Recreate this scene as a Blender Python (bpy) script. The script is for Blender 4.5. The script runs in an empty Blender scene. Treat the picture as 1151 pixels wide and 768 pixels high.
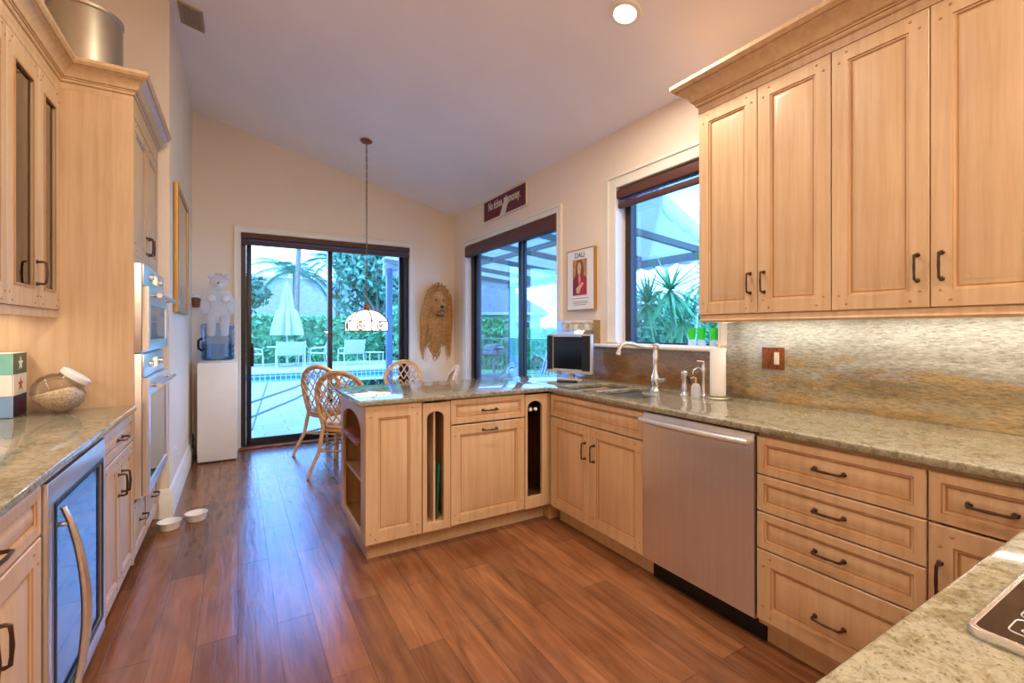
import bpy, bmesh, math, random
from mathutils import Vector, Matrix
random.seed(7)
PI = math.pi
SC = bpy.context.scene
COL = SC.collection

# ---------------------------------------------------------------- camera, sky, exposure, lamps
cam_d = bpy.data.cameras.new('camera'); cam = bpy.data.objects.new('camera', cam_d); COL.objects.link(cam)
cam.location = (0, 0, 1.30); cam.rotation_euler = (PI/2, 0, -math.radians(30.65))
cam_d.sensor_width = 36; cam_d.lens = 36*520.3/1151; cam_d.shift_y = -12.05/1151; cam_d.clip_start = .02; cam_d.clip_end = 500
SC.camera = cam
SKY_STRENGTH = 8.5
SKY_BLUE, SKY_CLOUD = (.22, .46, 1.0), (.46, .67, 1.0)
CAN_POWER, CAN_COLOR = 22, (1, .90, .79)
STRIP_POWER, STRIP_COLOR = 1.0, (1, .95, .88)
PENDANT_POWER = 10
CANS = [(1.825, 1.863), (.40, 1.75), (1.825, -.55), (.40, -.55), (1.825, -1.8), (.40, -1.8)]  # only the first is in view; the rest are added, unseen, for brightness
SC.view_settings.view_transform = 'Standard'; SC.view_settings.look = 'None'
SC.view_settings.gamma = 1; SC.view_settings.use_curve_mapping = False
SC.view_settings.exposure = 0.32
SC.cycles.max_bounces = 10; SC.cycles.diffuse_bounces = 5; SC.cycles.glossy_bounces = 4
SC.cycles.transmission_bounces = 6; SC.cycles.transparent_max_bounces = 12
SC.cycles.caustics_reflective = False; SC.cycles.caustics_refractive = False
SC.cycles.sample_clamp_indirect = 6

wd = bpy.data.worlds.new('sky'); SC.world = wd; wd.use_nodes = True
nt = wd.node_tree; nt.nodes.clear()
wo = nt.nodes.new('ShaderNodeOutputWorld'); wb = nt.nodes.new('ShaderNodeBackground')
tc = nt.nodes.new('ShaderNodeTexCoord'); mp = nt.nodes.new('ShaderNodeMapping'); mp.inputs['Scale'].default_value = (2.2, 2.2, 5)
nz = nt.nodes.new('ShaderNodeTexNoise'); nz.inputs['Scale'].default_value = 1.3; nz.inputs['Detail'].default_value = 5
cr = nt.nodes.new('ShaderNodeValToRGB')
cr.color_ramp.elements[0].position = .36; cr.color_ramp.elements[0].color = (*SKY_BLUE, 1)
cr.color_ramp.elements[1].position = .56; cr.color_ramp.elements[1].color = (*SKY_CLOUD, 1)
nt.links.new(tc.outputs['Generated'], mp.inputs['Vector']); nt.links.new(mp.outputs[0], nz.inputs['Vector'])
nt.links.new(nz.outputs['Fac'], cr.inputs[0]); nt.links.new(cr.outputs[0], wb.inputs[0])
wb.inputs[1].default_value = SKY_STRENGTH; nt.links.new(wb.outputs[0], wo.inputs[0])

# ---------------------------------------------------------------- materials
def lin(c):
    return tuple(((v/255)/12.92 if v/255 <= .04045 else ((v/255+.055)/1.055)**2.4) for v in c)
MATS = {}
def base_mat(name):
    m = bpy.data.materials.new(name); m.use_nodes = True
    n = m.node_tree; p = n.nodes['Principled BSDF']
    MATS[name] = m
    return m, n, p
def node(n, t, **kw):
    x = n.nodes.new(t)
    for k, v in kw.items():
        if k in x.inputs: x.inputs[k].default_value = v
        else: setattr(x, k, v)
    return x
def coords(n, scale, src='Object'):
    t = node(n, 'ShaderNodeTexCoord'); m = node(n, 'ShaderNodeMapping'); m.inputs['Scale'].default_value = scale
    n.links.new(t.outputs[src], m.inputs['Vector']); return m.outputs[0]
def ramp(n, src, stops):
    r = node(n, 'ShaderNodeValToRGB'); e = r.color_ramp.elements
    while len(e) < len(stops): e.new(.5)
    for el, (p, c) in zip(e, stops): el.position = p; el.color = (*c, 1)
    n.links.new(src, r.inputs[0]); return r.outputs[0]
def bump(n, p, src, strength, dist=.002):
    b = node(n, 'ShaderNodeBump'); b.inputs['Strength'].default_value = strength; b.inputs['Distance'].default_value = dist
    n.links.new(src, b.inputs['Height']); n.links.new(b.outputs[0], p.inputs['Normal'])
def simple(name, rgb, rough=.5, metal=0, spec=.5, vary=.06, scale=9, **kw):
    m, n, p = base_mat(name); c = lin(rgb)
    nzn = node(n, 'ShaderNodeTexNoise', Scale=scale, Detail=4.0); n.links.new(coords(n, (1, 1, 1)), nzn.inputs['Vector'])
    lo = tuple(max(0, v*(1-vary)) for v in c); hi = tuple(min(1, v*(1+vary)) for v in c)
    n.links.new(ramp(n, nzn.outputs['Fac'], [(.3, lo), (.7, hi)]), p.inputs['Base Color'])
    p.inputs['Roughness'].default_value = rough; p.inputs['Metallic'].default_value = metal
    p.inputs['Specular IOR Level'].default_value = spec
    for k, v in kw.items(): p.inputs[k].default_value = v
    return m
def wood(name, rgb, rgb2, scale=(30, 30, 1.6), rough=.38, spec=.4):
    m, n, p = base_mat(name)
    a = node(n, 'ShaderNodeTexNoise', Scale=1.0, Detail=6.0, Roughness=.65); n.links.new(coords(n, scale), a.inputs['Vector'])
    b = node(n, 'ShaderNodeTexNoise', Scale=2.0, Detail=2.0); n.links.new(coords(n, (1, 1, 1)), b.inputs['Vector'])
    c1 = ramp(n, a.outputs['Fac'], [(.35, lin(rgb2)), (.6, lin(rgb))])
    mx = node(n, 'ShaderNodeMix', data_type='RGBA', blend_type='MULTIPLY'); mx.inputs[0].default_value = 1
    n.links.new(c1, mx.inputs[6]); n.links.new(ramp(n, b.outputs['Fac'], [(.3, (.90, .88, .86)), (.7, (1, 1, 1))]), mx.inputs[7])
    n.links.new(mx.outputs[2], p.inputs['Base Color'])
    p.inputs['Roughness'].default_value = rough; p.inputs['Specular IOR Level'].default_value = spec
    bump(n, p, a.outputs['Fac'], .06, .001)
    return m
def granite(name, stops, scale, speck, rough=.09, spec=.6, dark=(40, 34, 26)):
    m, n, p = base_mat(name)
    a = node(n, 'ShaderNodeTexNoise', Scale=1.0, Detail=9.0, Roughness=.72, Distortion=1.1); n.links.new(coords(n, scale), a.inputs['Vector'])
    b = node(n, 'ShaderNodeTexNoise', Scale=speck, Detail=3.0, Roughness=.7); n.links.new(coords(n, (1, 1, 1)), b.inputs['Vector'])
    c1 = ramp(n, a.outputs['Fac'], [(q, lin(c)) for q, c in stops])
    mx = node(n, 'ShaderNodeMix', data_type='RGBA', blend_type='MIX')
    fac = ramp(n, b.outputs['Fac'], [(.56, (0, 0, 0)), (.68, (.8, .8, .8))])
    n.links.new(fac, mx.inputs[0]); n.links.new(c1, mx.inputs[6]); mx.inputs[7].default_value = (*lin(dark), 1)
    n.links.new(mx.outputs[2], p.inputs['Base Color'])
    p.inputs['Roughness'].default_value = rough; p.inputs['Specular IOR Level'].default_value = spec
    return m, n, p

wood('maple', (212, 179, 140), (199, 163, 123))
wood('glaze', (188, 144, 96), (174, 126, 80))
wood('maple_inside', (206, 164, 116), (186, 144, 98))
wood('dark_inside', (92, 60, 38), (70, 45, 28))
wood('red_wood', (176, 98, 66), (140, 70, 46), (6, 6, 30))
simple('bronze', (66, 50, 40), .38, .7)
simple('pull_bronze', (84, 62, 48), .35, .8)
simple('frame_bronze', (52, 40, 36), .35, .3)
simple('blind_brown', (92, 54, 44), .6)
simple('gap_blue', (70, 82, 120), .5)  # daylight blue for the gap under the back door valance
simple('wall_paint', (242, 224, 202), .75, vary=.02, scale=2)
simple('ceiling_paint', (250, 243, 242), .8, vary=.02, scale=2)
simple('trim_white', (240, 232, 218), .45, vary=.02)
simple('white_plastic', (232, 230, 224), .35, vary=.02)
simple('white_ceramic', (240, 236, 228), .2, vary=.02)
simple('paper', (240, 236, 230), .8, vary=.02)
simple('chrome', (226, 223, 220), .2, .88, vary=.03)
simple('satin_steel', (216, 210, 204), .3, .7, vary=.02)
simple('sink_steel', (196, 198, 202), .32, .9)
simple('dark_metal', (40, 38, 38), .4, .6)
simple('pot_steel', (188, 174, 150), .42, .9)
simple('black_plastic', (26, 26, 30), .35)
simple('screen_black', (16, 16, 22), .12)
simple('silver_plastic', (196, 194, 196), .35, .2)
simple('rubber', (30, 30, 30), .7)
simple('gold_frame', (190, 140, 70), .4, .5)
simple('rattan', (216, 168, 116), .45, vary=.18, scale=30)
simple('cushion', (214, 208, 206), .9)
simple('shade_metal', (120, 104, 84), .4, .6)
simple('copper', (150, 84, 56), .4, .6)
simple('switch_copper', (150, 88, 48), .35, .6, vary=.25, scale=60)
simple('vent_tan', (176, 150, 118), .5, .2)
simple('sign_red', (104, 24, 36), .6)
simple('cream', (232, 220, 196), .7)
simple('raffia', (204, 148, 80), .85, vary=.3, scale=40)
simple('lion_fur', (204, 146, 84), .8, vary=.25, scale=25)
simple('lion_dark', (70, 44, 30), .6)
simple('tin_green', (74, 92, 72), .5, vary=.2)
simple('tin_teal', (120, 180, 160), .5)
simple('tin_white', (226, 220, 206), .5)
simple('tin_navy', (46, 44, 78), .5)
simple('tin_blue', (120, 152, 190), .5)
simple('star_red', (176, 78, 44), .5)
simple('tray_green', (40, 116, 96), .3)
simple('tray_white', (226, 222, 212), .4)
simple('cloth_brown', (150, 100, 64), .8)
simple('jacket_red', (186, 36, 48), .7)
simple('jacket_maroon', (128, 26, 66), .7)
simple('skin_tone', (224, 176, 138), .7)
simple('hair_brown', (126, 78, 46), .8)
simple('art_back', (190, 138, 88), .8, vary=.25, scale=30)
simple('ink_grey', (96, 92, 96), .8)
simple('green_drink', (60, 226, 70), .3, Alpha=1.0)
simple('leaf_green', (100, 162, 106), .5, vary=.35, scale=3)
simple('leaf_light', (120, 170, 118), .5, vary=.3, scale=3)
simple('leaf_palm', (104, 146, 116), .5, vary=.3, scale=2)
simple('trunk', (140, 124, 110), .9, vary=.2)
simple('grass', (110, 160, 84), .9, vary=.2)
simple('deck_stone', (172, 166, 158), .7, vary=.06, scale=2)
simple('coping', (176, 170, 162), .7)
simple('stucco', (186, 180, 170), .9)
simple('roof_tile', (126, 122, 124), .9, vary=.15, scale=3)
simple('umbrella_cloth', (182, 178, 178), .9)
simple('patio_white', (204, 202, 200), .5)
simple('patio_sling', (172, 172, 174), .8)
simple('rail_blue', (92, 104, 122), .4, .3)
simple('beam_grey', (136, 134, 130), .5)
simple('wicker_grey', (178, 172, 166), .8, vary=.25, scale=40)
simple('kibble', (226, 200, 164), .9, vary=.35, scale=120)
simple('switch_white', (228, 216, 200), .4)

def emissive(name, rgb, s):
    m, n, p = base_mat(name); c = lin(rgb)
    p.inputs['Base Color'].default_value = (*c, 1); p.inputs['Emission Color'].default_value = (*c, 1); p.inputs['Emission Strength'].default_value = s
    return m
emissive('bulb', (255, 246, 228), 14)
emissive('strip_lens', (255, 240, 214), 6)
emissive('lit_shade', (255, 242, 222), 2.6)
emissive('lcd', (250, 214, 150), .7)

def glass(name, tint, refl=.06, rough=.0):
    m = bpy.data.materials.new(name); m.use_nodes = True; n = m.node_tree; n.nodes.clear(); MATS[name] = m
    o = node(n, 'ShaderNodeOutputMaterial'); t = node(n, 'ShaderNodeBsdfTransparent'); g = node(n, 'ShaderNodeBsdfGlossy')
    t.inputs[0].default_value = (*tint, 1); g.inputs['Roughness'].default_value = rough
    fr = node(n, 'ShaderNodeFresnel'); fr.inputs[0].default_value = 1.45
    mx = node(n, 'ShaderNodeMixShader'); mu = node(n, 'ShaderNodeMath', operation='MULTIPLY'); mu.inputs[1].default_value = refl/.04
    n.links.new(fr.outputs[0], mu.inputs[0]); n.links.new(mu.outputs[0], mx.inputs[0])
    n.links.new(t.outputs[0], mx.inputs[1]); n.links.new(g.outputs[0], mx.inputs[2]); n.links.new(mx.outputs[0], o.inputs[0])
    return m
glass('window_glass', (.64, .83, 1.0), .02)  # cool cast of the daylight is put into the blue glass tint
glass('cabinet_glass', (.86, .84, .80), .07)
glass('clear_glass', (.97, .975, .97), .05)
glass('jar_clear', (.985, .985, .98), .03)
glass('table_glass', (.84, .88, .92), .08)
glass('jug_blue', (.76, .87, .99), .03)

def translucent(name, rgb, mixf=.5, transp=0.0):
    m = bpy.data.materials.new(name); m.use_nodes = True; n = m.node_tree; n.nodes.clear(); MATS[name] = m
    o = node(n, 'ShaderNodeOutputMaterial'); d = node(n, 'ShaderNodeBsdfDiffuse'); t = node(n, 'ShaderNodeBsdfTranslucent')
    d.inputs[0].default_value = (*lin(rgb), 1); t.inputs[0].default_value = (*lin(rgb), 1)
    mx = node(n, 'ShaderNodeMixShader'); mx.inputs[0].default_value = mixf
    n.links.new(d.outputs[0], mx.inputs[1]); n.links.new(t.outputs[0], mx.inputs[2]); last = mx.outputs[0]
    if transp:
        tr = node(n, 'ShaderNodeBsdfTransparent'); m2 = node(n, 'ShaderNodeMixShader'); m2.inputs[0].default_value = transp
        n.links.new(last, m2.inputs[1]); n.links.new(tr.outputs[0], m2.inputs[2]); last = m2.outputs[0]
    n.links.new(last, o.inputs[0]); return m
translucent('awning_cloth', (232, 230, 228), .55)
translucent('sheer', (120, 100, 130), .5, .6)
translucent('clear_plastic', (240, 240, 240), .4, .45)

# counter granite, backsplash granite, cooktop glass, stainless, floor, water, tile
def speckled(name, stops, src_scale, specks, rough, spec, dark, amt=.8):
    m, n, p = granite(name, stops, src_scale, specks, rough, spec, dark)
    a = p.inputs['Base Color'].links[0].from_socket
    f = node(n, 'ShaderNodeTexNoise', Scale=specks*.45, Detail=5.0, Roughness=.75); n.links.new(coords(n, (1, 1, 1)), f.inputs['Vector'])
    mx = node(n, 'ShaderNodeMix', data_type='RGBA', blend_type='MULTIPLY'); mx.inputs[0].default_value = amt
    n.links.new(a, mx.inputs[6]); n.links.new(ramp(n, f.outputs['Fac'], [(.30, (.42, .40, .36)), (.48, (.88, .88, .86)), (.62, (1.0, 1.0, 1.0))]), mx.inputs[7])
    n.links.new(mx.outputs[2], p.inputs['Base Color']); return m, n, p
speckled('counter_granite', [(.25, (92, 84, 62)), (.42, (136, 124, 94)), (.55, (164, 156, 132)), (.7, (142, 140, 124)), (.85, (118, 102, 72))], (24, 24, 24), 140, .07, .6, (66, 60, 44))
# backsplash: gold veins low, grey-white high, dark brown towards the sink; thin slanted streaks over all
m, n, p = base_mat('splash_granite')
t = node(n, 'ShaderNodeTexCoord'); sx = node(n, 'ShaderNodeSeparateXYZ'); n.links.new(t.outputs['Object'], sx.inputs[0])
wob = node(n, 'ShaderNodeTexNoise', Scale=1.0, Detail=7.0, Roughness=.6, Distortion=.8); n.links.new(coords(n, (6, 2.0, 7)), wob.inputs['Vector'])
ma = node(n, 'ShaderNodeMath', operation='MULTIPLY_ADD'); ma.inputs[1].default_value = .62; n.links.new(wob.outputs['Fac'], ma.inputs[0]); n.links.new(sx.outputs['Z'], ma.inputs[2])
mr = node(n, 'ShaderNodeMapRange'); mr.inputs['From Min'].default_value = .26; mr.inputs['From Max'].default_value = .74; n.links.new(ma.outputs[0], mr.inputs[0])
pal = ramp(n, mr.outputs[0], [(.05, lin((136, 116, 82))), (.20, lin((176, 146, 96))), (.34, lin((150, 138, 108))), (.44, lin((180, 152, 106))), (.54, lin((166, 162, 146))), (.8, lin((194, 194, 184)))])
sm = node(n, 'ShaderNodeMapping'); sm.inputs['Rotation'].default_value = (.22, 0, 0); sm.inputs['Scale'].default_value = (130, 34, 170); n.links.new(t.outputs['Object'], sm.inputs['Vector'])
st = node(n, 'ShaderNodeTexNoise', Scale=1.0, Detail=8.0, Roughness=.75, Distortion=.5); n.links.new(sm.outputs[0], st.inputs['Vector'])
mx1 = node(n, 'ShaderNodeMix', data_type='RGBA', blend_type='MULTIPLY'); mx1.inputs[0].default_value = .9
n.links.new(pal, mx1.inputs[6]); n.links.new(ramp(n, st.outputs['Fac'], [(.30, (.16, .15, .13)), (.44, (.70, .69, .66)), (.56, (1.05, 1.05, 1.03)), (.70, (1.4, 1.4, 1.38))]), mx1.inputs[7])
mr2 = node(n, 'ShaderNodeMapRange'); mr2.inputs['From Min'].default_value = 1.5; mr2.inputs['From Max'].default_value = 1.95; n.links.new(sx.outputs['Y'], mr2.inputs[0])
mx2 = node(n, 'ShaderNodeMix', data_type='RGBA', blend_type='MULTIPLY'); mx2.inputs[7].default_value = (*lin((206, 166, 112)), 1)
n.links.new(mr2.outputs[0], mx2.inputs[0]); n.links.new(mx1.outputs[2], mx2.inputs[6]); n.links.new(mx2.outputs[2], p.inputs['Base Color'])
p.inputs['Roughness'].default_value = .05; p.inputs['IOR'].default_value = 1.95
granite('black_ceramic', [(.3, (30, 20, 16)), (.7, (44, 30, 24))], (5, 5, 5), 200, rough=.05, dark=(26, 18, 14))

m, n, p = base_mat('stainless')
a = node(n, 'ShaderNodeTexNoise', Scale=1.0, Detail=3.0); n.links.new(coords(n, (160, 160, 1.2)), a.inputs['Vector'])
n.links.new(ramp(n, a.outputs['Fac'], [(.3, lin((222, 216, 210))), (.7, lin((230, 224, 218)))]), p.inputs['Base Color'])
p.inputs['Metallic'].default_value = .9; p.inputs['Roughness'].default_value = .30; bump(n, p, a.outputs['Fac'], .03, .001)
m, n, p = base_mat('appliance_glass')
p.inputs['Base Color'].default_value = (.02, .03, .05, 1); p.inputs['Roughness'].default_value = .06; p.inputs['Specular IOR Level'].default_value = .9
p.inputs['Coat Weight'].default_value = .5; p.inputs['Coat Roughness'].default_value = .03

m, n, p = base_mat('plank_floor')
t = node(n, 'ShaderNodeTexCoord'); sx = node(n, 'ShaderNodeSeparateXYZ'); cx = node(n, 'ShaderNodeCombineXYZ')
n.links.new(t.outputs['Object'], sx.inputs[0]); n.links.new(sx.outputs['Y'], cx.inputs[0]); n.links.new(sx.outputs['X'], cx.inputs[1])
br = node(n, 'ShaderNodeTexBrick', offset=.41, offset_frequency=2, squash=1.0)
for k, v in dict(Scale=1.0, **{'Mortar Size': .0016, 'Mortar Smooth': .2, 'Bias': 0.0, 'Brick Width': 1.15, 'Row Height': .15}).items(): br.inputs[k].default_value = v
br.inputs['Color1'].default_value = (.66, .65, .65, 1); br.inputs['Color2'].default_value = (1.10, 1.10, 1.10, 1); br.inputs['Mortar'].default_value = (.40, .37, .36, 1)
n.links.new(cx.outputs[0], br.inputs['Vector'])
g = node(n, 'ShaderNodeTexNoise', Scale=1.0, Detail=7.0, Roughness=.6, Distortion=.8); n.links.new(coords(n, (22, 2.2, 1)), g.inputs['Vector'])
k2 = node(n, 'ShaderNodeTexNoise', Scale=3.2, Detail=4.0, Distortion=1.0); n.links.new(coords(n, (1.6, .7, 1)), k2.inputs['Vector'])
grain = ramp(n, g.outputs['Fac'], [(.28, lin((114, 70, 43))), (.5, lin((144, 92, 57))), (.72, lin((164, 110, 71)))])
mx = node(n, 'ShaderNodeMix', data_type='RGBA', blend_type='MULTIPLY'); mx.inputs[0].default_value = 1
n.links.new(grain, mx.inputs[6]); n.links.new(br.outputs['Color'], mx.inputs[7])
mx2 = node(n, 'ShaderNodeMix', data_type='RGBA', blend_type='MULTIPLY'); mx2.inputs[0].default_value = 1
n.links.new(mx.outputs[2], mx2.inputs[6]); n.links.new(ramp(n, k2.outputs['Fac'], [(.3, (.78, .72, .70)), (.62, (1.0, 1.0, 1.0))]), mx2.inputs[7])
n.links.new(mx2.outputs[2], p.inputs['Base Color'])
p.inputs['Roughness'].default_value = .24; p.inputs['Specular IOR Level'].default_value = .8
ad = node(n, 'ShaderNodeMath', operation='MULTIPLY_ADD'); ad.inputs[1].default_value = -.6; n.links.new(br.outputs['Fac'], ad.inputs[0]); n.links.new(g.outputs['Fac'], ad.inputs[2])
bump(n, p, ad.outputs[0], .4, .004)

m, n, p = base_mat('pool_water'); p.inputs['Base Color'].default_value = (*lin((120, 176, 206)), 1); p.inputs['Roughness'].default_value = .05
a = node(n, 'ShaderNodeTexNoise', Scale=1.5, Detail=2.0); n.links.new(coords(n, (1, 1, 1)), a.inputs['Vector']); bump(n, p, a.outputs['Fac'], .15, .05)
m, n, p = base_mat('pool_tile')
br = node(n, 'ShaderNodeTexBrick', offset=0.0); br.inputs['Scale'].default_value = 1; br.inputs['Brick Width'].default_value = .15; br.inputs['Row Height'].default_value = .15
br.inputs['Mortar Size'].default_value = .012; br.inputs['Color1'].default_value = (*lin((60, 96, 150)), 1); br.inputs['Color2'].default_value = (*lin((80, 116, 170)), 1); br.inputs['Mortar'].default_value = (*lin((190, 200, 214)), 1)
t = node(n, 'ShaderNodeTexCoord'); sx = node(n, 'ShaderNodeSeparateXYZ'); cx = node(n, 'ShaderNodeCombineXYZ'); n.links.new(t.outputs['Object'], sx.inputs[0])
n.links.new(sx.outputs['X'], cx.inputs[0]); n.links.new(sx.outputs['Z'], cx.inputs[1]); n.links.new(cx.outputs[0], br.inputs['Vector']); n.links.new(br.outputs['Color'], p.inputs['Base Color'])
m, n, p = base_mat('paver'); br = node(n, 'ShaderNodeTexBrick'); br.inputs['Scale'].default_value = 1; br.inputs['Brick Width'].default_value = .6; br.inputs['Row Height'].default_value = .3; br.inputs['Mortar Size'].default_value = .006
br.inputs['Color1'].default_value = (*lin((164, 158, 152)), 1); br.inputs['Color2'].default_value = (*lin((152, 146, 142)), 1); br.inputs['Mortar'].default_value = (*lin((122, 118, 116)), 1)
n.links.new(coords(n, (1, 1, 1)), br.inputs['Vector']); n.links.new(br.outputs['Color'], p.inputs['Base Color']); p.inputs['Roughness'].default_value = .7
m, n, p = base_mat('striped_cloth'); w = node(n, 'ShaderNodeTexWave', Scale=5.0); n.links.new(coords(n, (1, .2, .2)), w.inputs['Vector'])
n.links.new(ramp(n, w.outputs['Fac'], [(.45, lin((70, 84, 104))), (.55, lin((226, 226, 224)))]), p.inputs['Base Color']); p.inputs['Roughness'].default_value = .9

# ---------------------------------------------------------------- mesh helpers
def rot_to(d):
    return Vector((0, 0, 1)).rotation_difference(Vector(d).normalized()).to_matrix()
class B:
    def __init__(s): s.bm = bmesh.new()
    def _mi(s, fs, mi):
        if mi:
            for f in fs: f.material_index = mi
    def box(s, x0, x1, y0, y1, z0, z1, bev=0, mi=0, seg=2):
        v = [s.bm.verts.new((x, y, z)) for x in (x0, x1) for y in (y0, y1) for z in (z0, z1)]
        fs = [s.bm.faces.new([v[i] for i in q]) for q in ((0, 1, 3, 2), (4, 6, 7, 5), (0, 4, 5, 1), (2, 3, 7, 6), (0, 2, 6, 4), (1, 5, 7, 3))]
        s._mi(fs, mi)
        if bev:
            es = list({e for f in fs for e in f.edges})
            r = bmesh.ops.bevel(s.bm, geom=es, offset=bev, segments=seg, affect='EDGES', profile=.5)
            s._mi(r['faces'], mi)
        return s
    def tube(s, pts, r, seg=8, closed=False, mi=0):
        P = [Vector(q) for q in pts]; N = len(P); R = r if isinstance(r, (list, tuple)) else [r]*N
        T = []
        for i in range(N):
            a = P[(i-1) % N] if (closed or i) else P[0]; b = P[(i+1) % N] if (closed or i < N-1) else P[-1]
            T.append((b-a).normalized())
        ref = Vector((0, 0, 1)) if abs(T[0].z) < .9 else Vector((1, 0, 0))
        u = T[0].cross(ref).normalized(); rings = []
        for i in range(N):
            if i:
                q = T[i-1].rotation_difference(T[i]); u = (q @ u)
            u = (u - T[i]*u.dot(T[i])).normalized(); w = T[i].cross(u)
            rings.append([s.bm.verts.new(P[i] + (u*math.cos(2*PI*k/seg) + w*math.sin(2*PI*k/seg))*R[i]) for k in range(seg)])
        fs = []
        for i in range(N if closed else N-1):
            a, b = rings[i], rings[(i+1) % N]; off = 0
            if closed and i == N-1:
                off = min(range(seg), key=lambda o: (a[0].co-b[o].co).length)
            for k in range(seg):
                fs.append(s.bm.faces.new((a[k], a[(k+1) % seg], b[(k+1+off) % seg], b[(k+off) % seg])))
        if not closed:
            fs.append(s.bm.faces.new(rings[0][::-1])); fs.append(s.bm.faces.new(rings[-1]))
        s._mi(fs, mi); return s
    def lathe(s, prof, seg=24, c=(0, 0, 0), ax=(0, 0, 1), mi=0, sx=1, sy=1):
        M = rot_to(ax); C = Vector(c); rings = []
        for r, z in prof:
            if r < 1e-6: rings.append([s.bm.verts.new(C + M @ Vector((0, 0, z)))])
            else: rings.append([s.bm.verts.new(C + M @ Vector((sx*r*math.cos(2*PI*k/seg), sy*r*math.sin(2*PI*k/seg), z))) for k in range(seg)])
        fs = []
        for a, b in zip(rings, rings[1:]):
            for k in range(seg):
                k2 = (k+1) % seg
                if len(a) == 1 and len(b) == 1: break
                if len(a) == 1: fs.append(s.bm.faces.new((a[0], b[k2], b[k])))
                elif len(b) == 1: fs.append(s.bm.faces.new((a[k], a[k2], b[0])))
                else: fs.append(s.bm.faces.new((a[k], a[k2], b[k2], b[k])))
        if len(rings[0]) > 1: fs.append(s.bm.faces.new(rings[0][::-1]))
        if len(rings[-1]) > 1: fs.append(s.bm.faces.new(rings[-1]))
        s._mi(fs, mi); return s
    def ball(s, c, r, seg=16, rings=10, mi=0, sc=(1, 1, 1), rot=None):
        M = Matrix.Translation(Vector(c)) @ (rot.to_4x4() if rot else Matrix()) @ Matrix.Diagonal((r*sc[0], r*sc[1], r*sc[2], 1))
        q = bmesh.ops.create_uvsphere(s.bm, u_segments=seg, v_segments=rings, radius=1, matrix=M)
        s._mi({f for v in q['verts'] for f in v.link_faces}, mi); return s
    def plate(s, outer, holes=(), d0=0, d1=.01, plane='xz', bev=0, mi=0):
        """polygon with holes in a plane, pushed from depth d0 to d1"""
        def P(a, b, d): return {'xz': (a, d, b), 'xy': (a, b, d), 'yz': (d, a, b)}[plane]
        es = []
        for lp in [outer] + list(holes):
            vs = [s.bm.verts.new(P(a, b, d0)) for a, b in lp]
            es += [s.bm.edges.new((vs[i], vs[(i+1) % len(vs)])) for i in range(len(vs))]
        g = bmesh.ops.triangle_fill(s.bm, use_beauty=True, use_dissolve=False, edges=es)['geom']
        fs = [f for f in g if isinstance(f, bmesh.types.BMFace)]
        ex = bmesh.ops.extrude_face_region(s.bm, geom=fs)['geom']
        vv = [v for v in ex if isinstance(v, bmesh.types.BMVert)]
        bmesh.ops.translate(s.bm, verts=vv, vec=Vector(P(0, 0, d1-d0)))
        allv = set(vv) | {v for f in fs for v in f.verts}
        af = {f for v in allv for f in v.link_faces}
        bmesh.ops.recalc_face_normals(s.bm, faces=list(af)); s._mi(af, mi)
        if bev:
            be = [e for e in {e for f in af for e in f.edges} if len(e.link_faces) == 2 and e.calc_face_angle(0) > .6 and
                  all(abs({'xz': v.co.y, 'xy': v.co.z, 'yz': v.co.x}[plane]-{'xz': e.verts[0].co.y, 'xy': e.verts[0].co.z, 'yz': e.verts[0].co.x}[plane]) < 1e-6 for v in e.verts)]
            r = bmesh.ops.bevel(s.bm, geom=be, offset=bev, segments=3, affect='EDGES', profile=.5); s._mi(r['faces'], mi)
        return s
    def rings(s, x0, z0, w, h, yf, prof, mis=None, mi=0):
        """concentric rectangular loops facing -y: prof = (inset, depth behind yf)"""
        L = []
        for i, d in prof:
            L.append([s.bm.verts.new((a, yf+d, b)) for a, b in ((x0+i, z0+i), (x0+w-i, z0+i), (x0+w-i, z0+h-i), (x0+i, z0+h-i))])
        for k, (a, b) in enumerate(zip(L, L[1:])):
            for j in range(4):
                f = s.bm.faces.new((a[j], a[(j+1) % 4], b[(j+1) % 4], b[j])); f.material_index = mis[k] if mis else mi
        f = s.bm.faces.new(L[-1]); f.material_index = mi
        f = s.bm.faces.new(L[0][::-1]); f.material_index = mi
        return s
    def moulding(s, path, prof, mi=0, glaze=()):
        """sweep profile (out, z) along an open horizontal path of (x, y); out is to the left of travel"""
        N = len(path); rows = []
        for i, (x, y) in enumerate(path):
            p = Vector((x, y)); ds = []
            if i: ds.append((p-Vector(path[i-1])).normalized())
            if i < N-1: ds.append((Vector(path[i+1])-p).normalized())
            ns = [Vector((-d.y, d.x)) for d in ds]
            nn = sum(ns, Vector((0, 0))).normalized(); k = 1/max(.2, nn.dot(ns[0]))
            rows.append([s.bm.verts.new((x+nn.x*o*k, y+nn.y*o*k, z)) for o, z in prof])
        M = len(prof); fs = []
        for a, b in zip(rows, rows[1:]):
            for j in range(M):
                f = s.bm.faces.new((a[j], b[j], b[(j+1) % M], a[(j+1) % M])); fs.append(f); f.material_index = 1 if j in glaze else 0
        fs.append(s.bm.faces.new(rows[0])); fs.append(s.bm.faces.new(rows[-1][::-1]))
        bmesh.ops.recalc_face_normals(s.bm, faces=fs); s._mi(fs, mi); return s
    def quadstrip(s, pts_l, pts_r, mi=0):
        a = [s.bm.verts.new(q) for q in pts_l]; b = [s.bm.verts.new(q) for q in pts_r]
        for i in range(len(a)-1): s._mi([s.bm.faces.new((a[i], b[i], b[i+1], a[i+1]))], mi)
        return s
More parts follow.
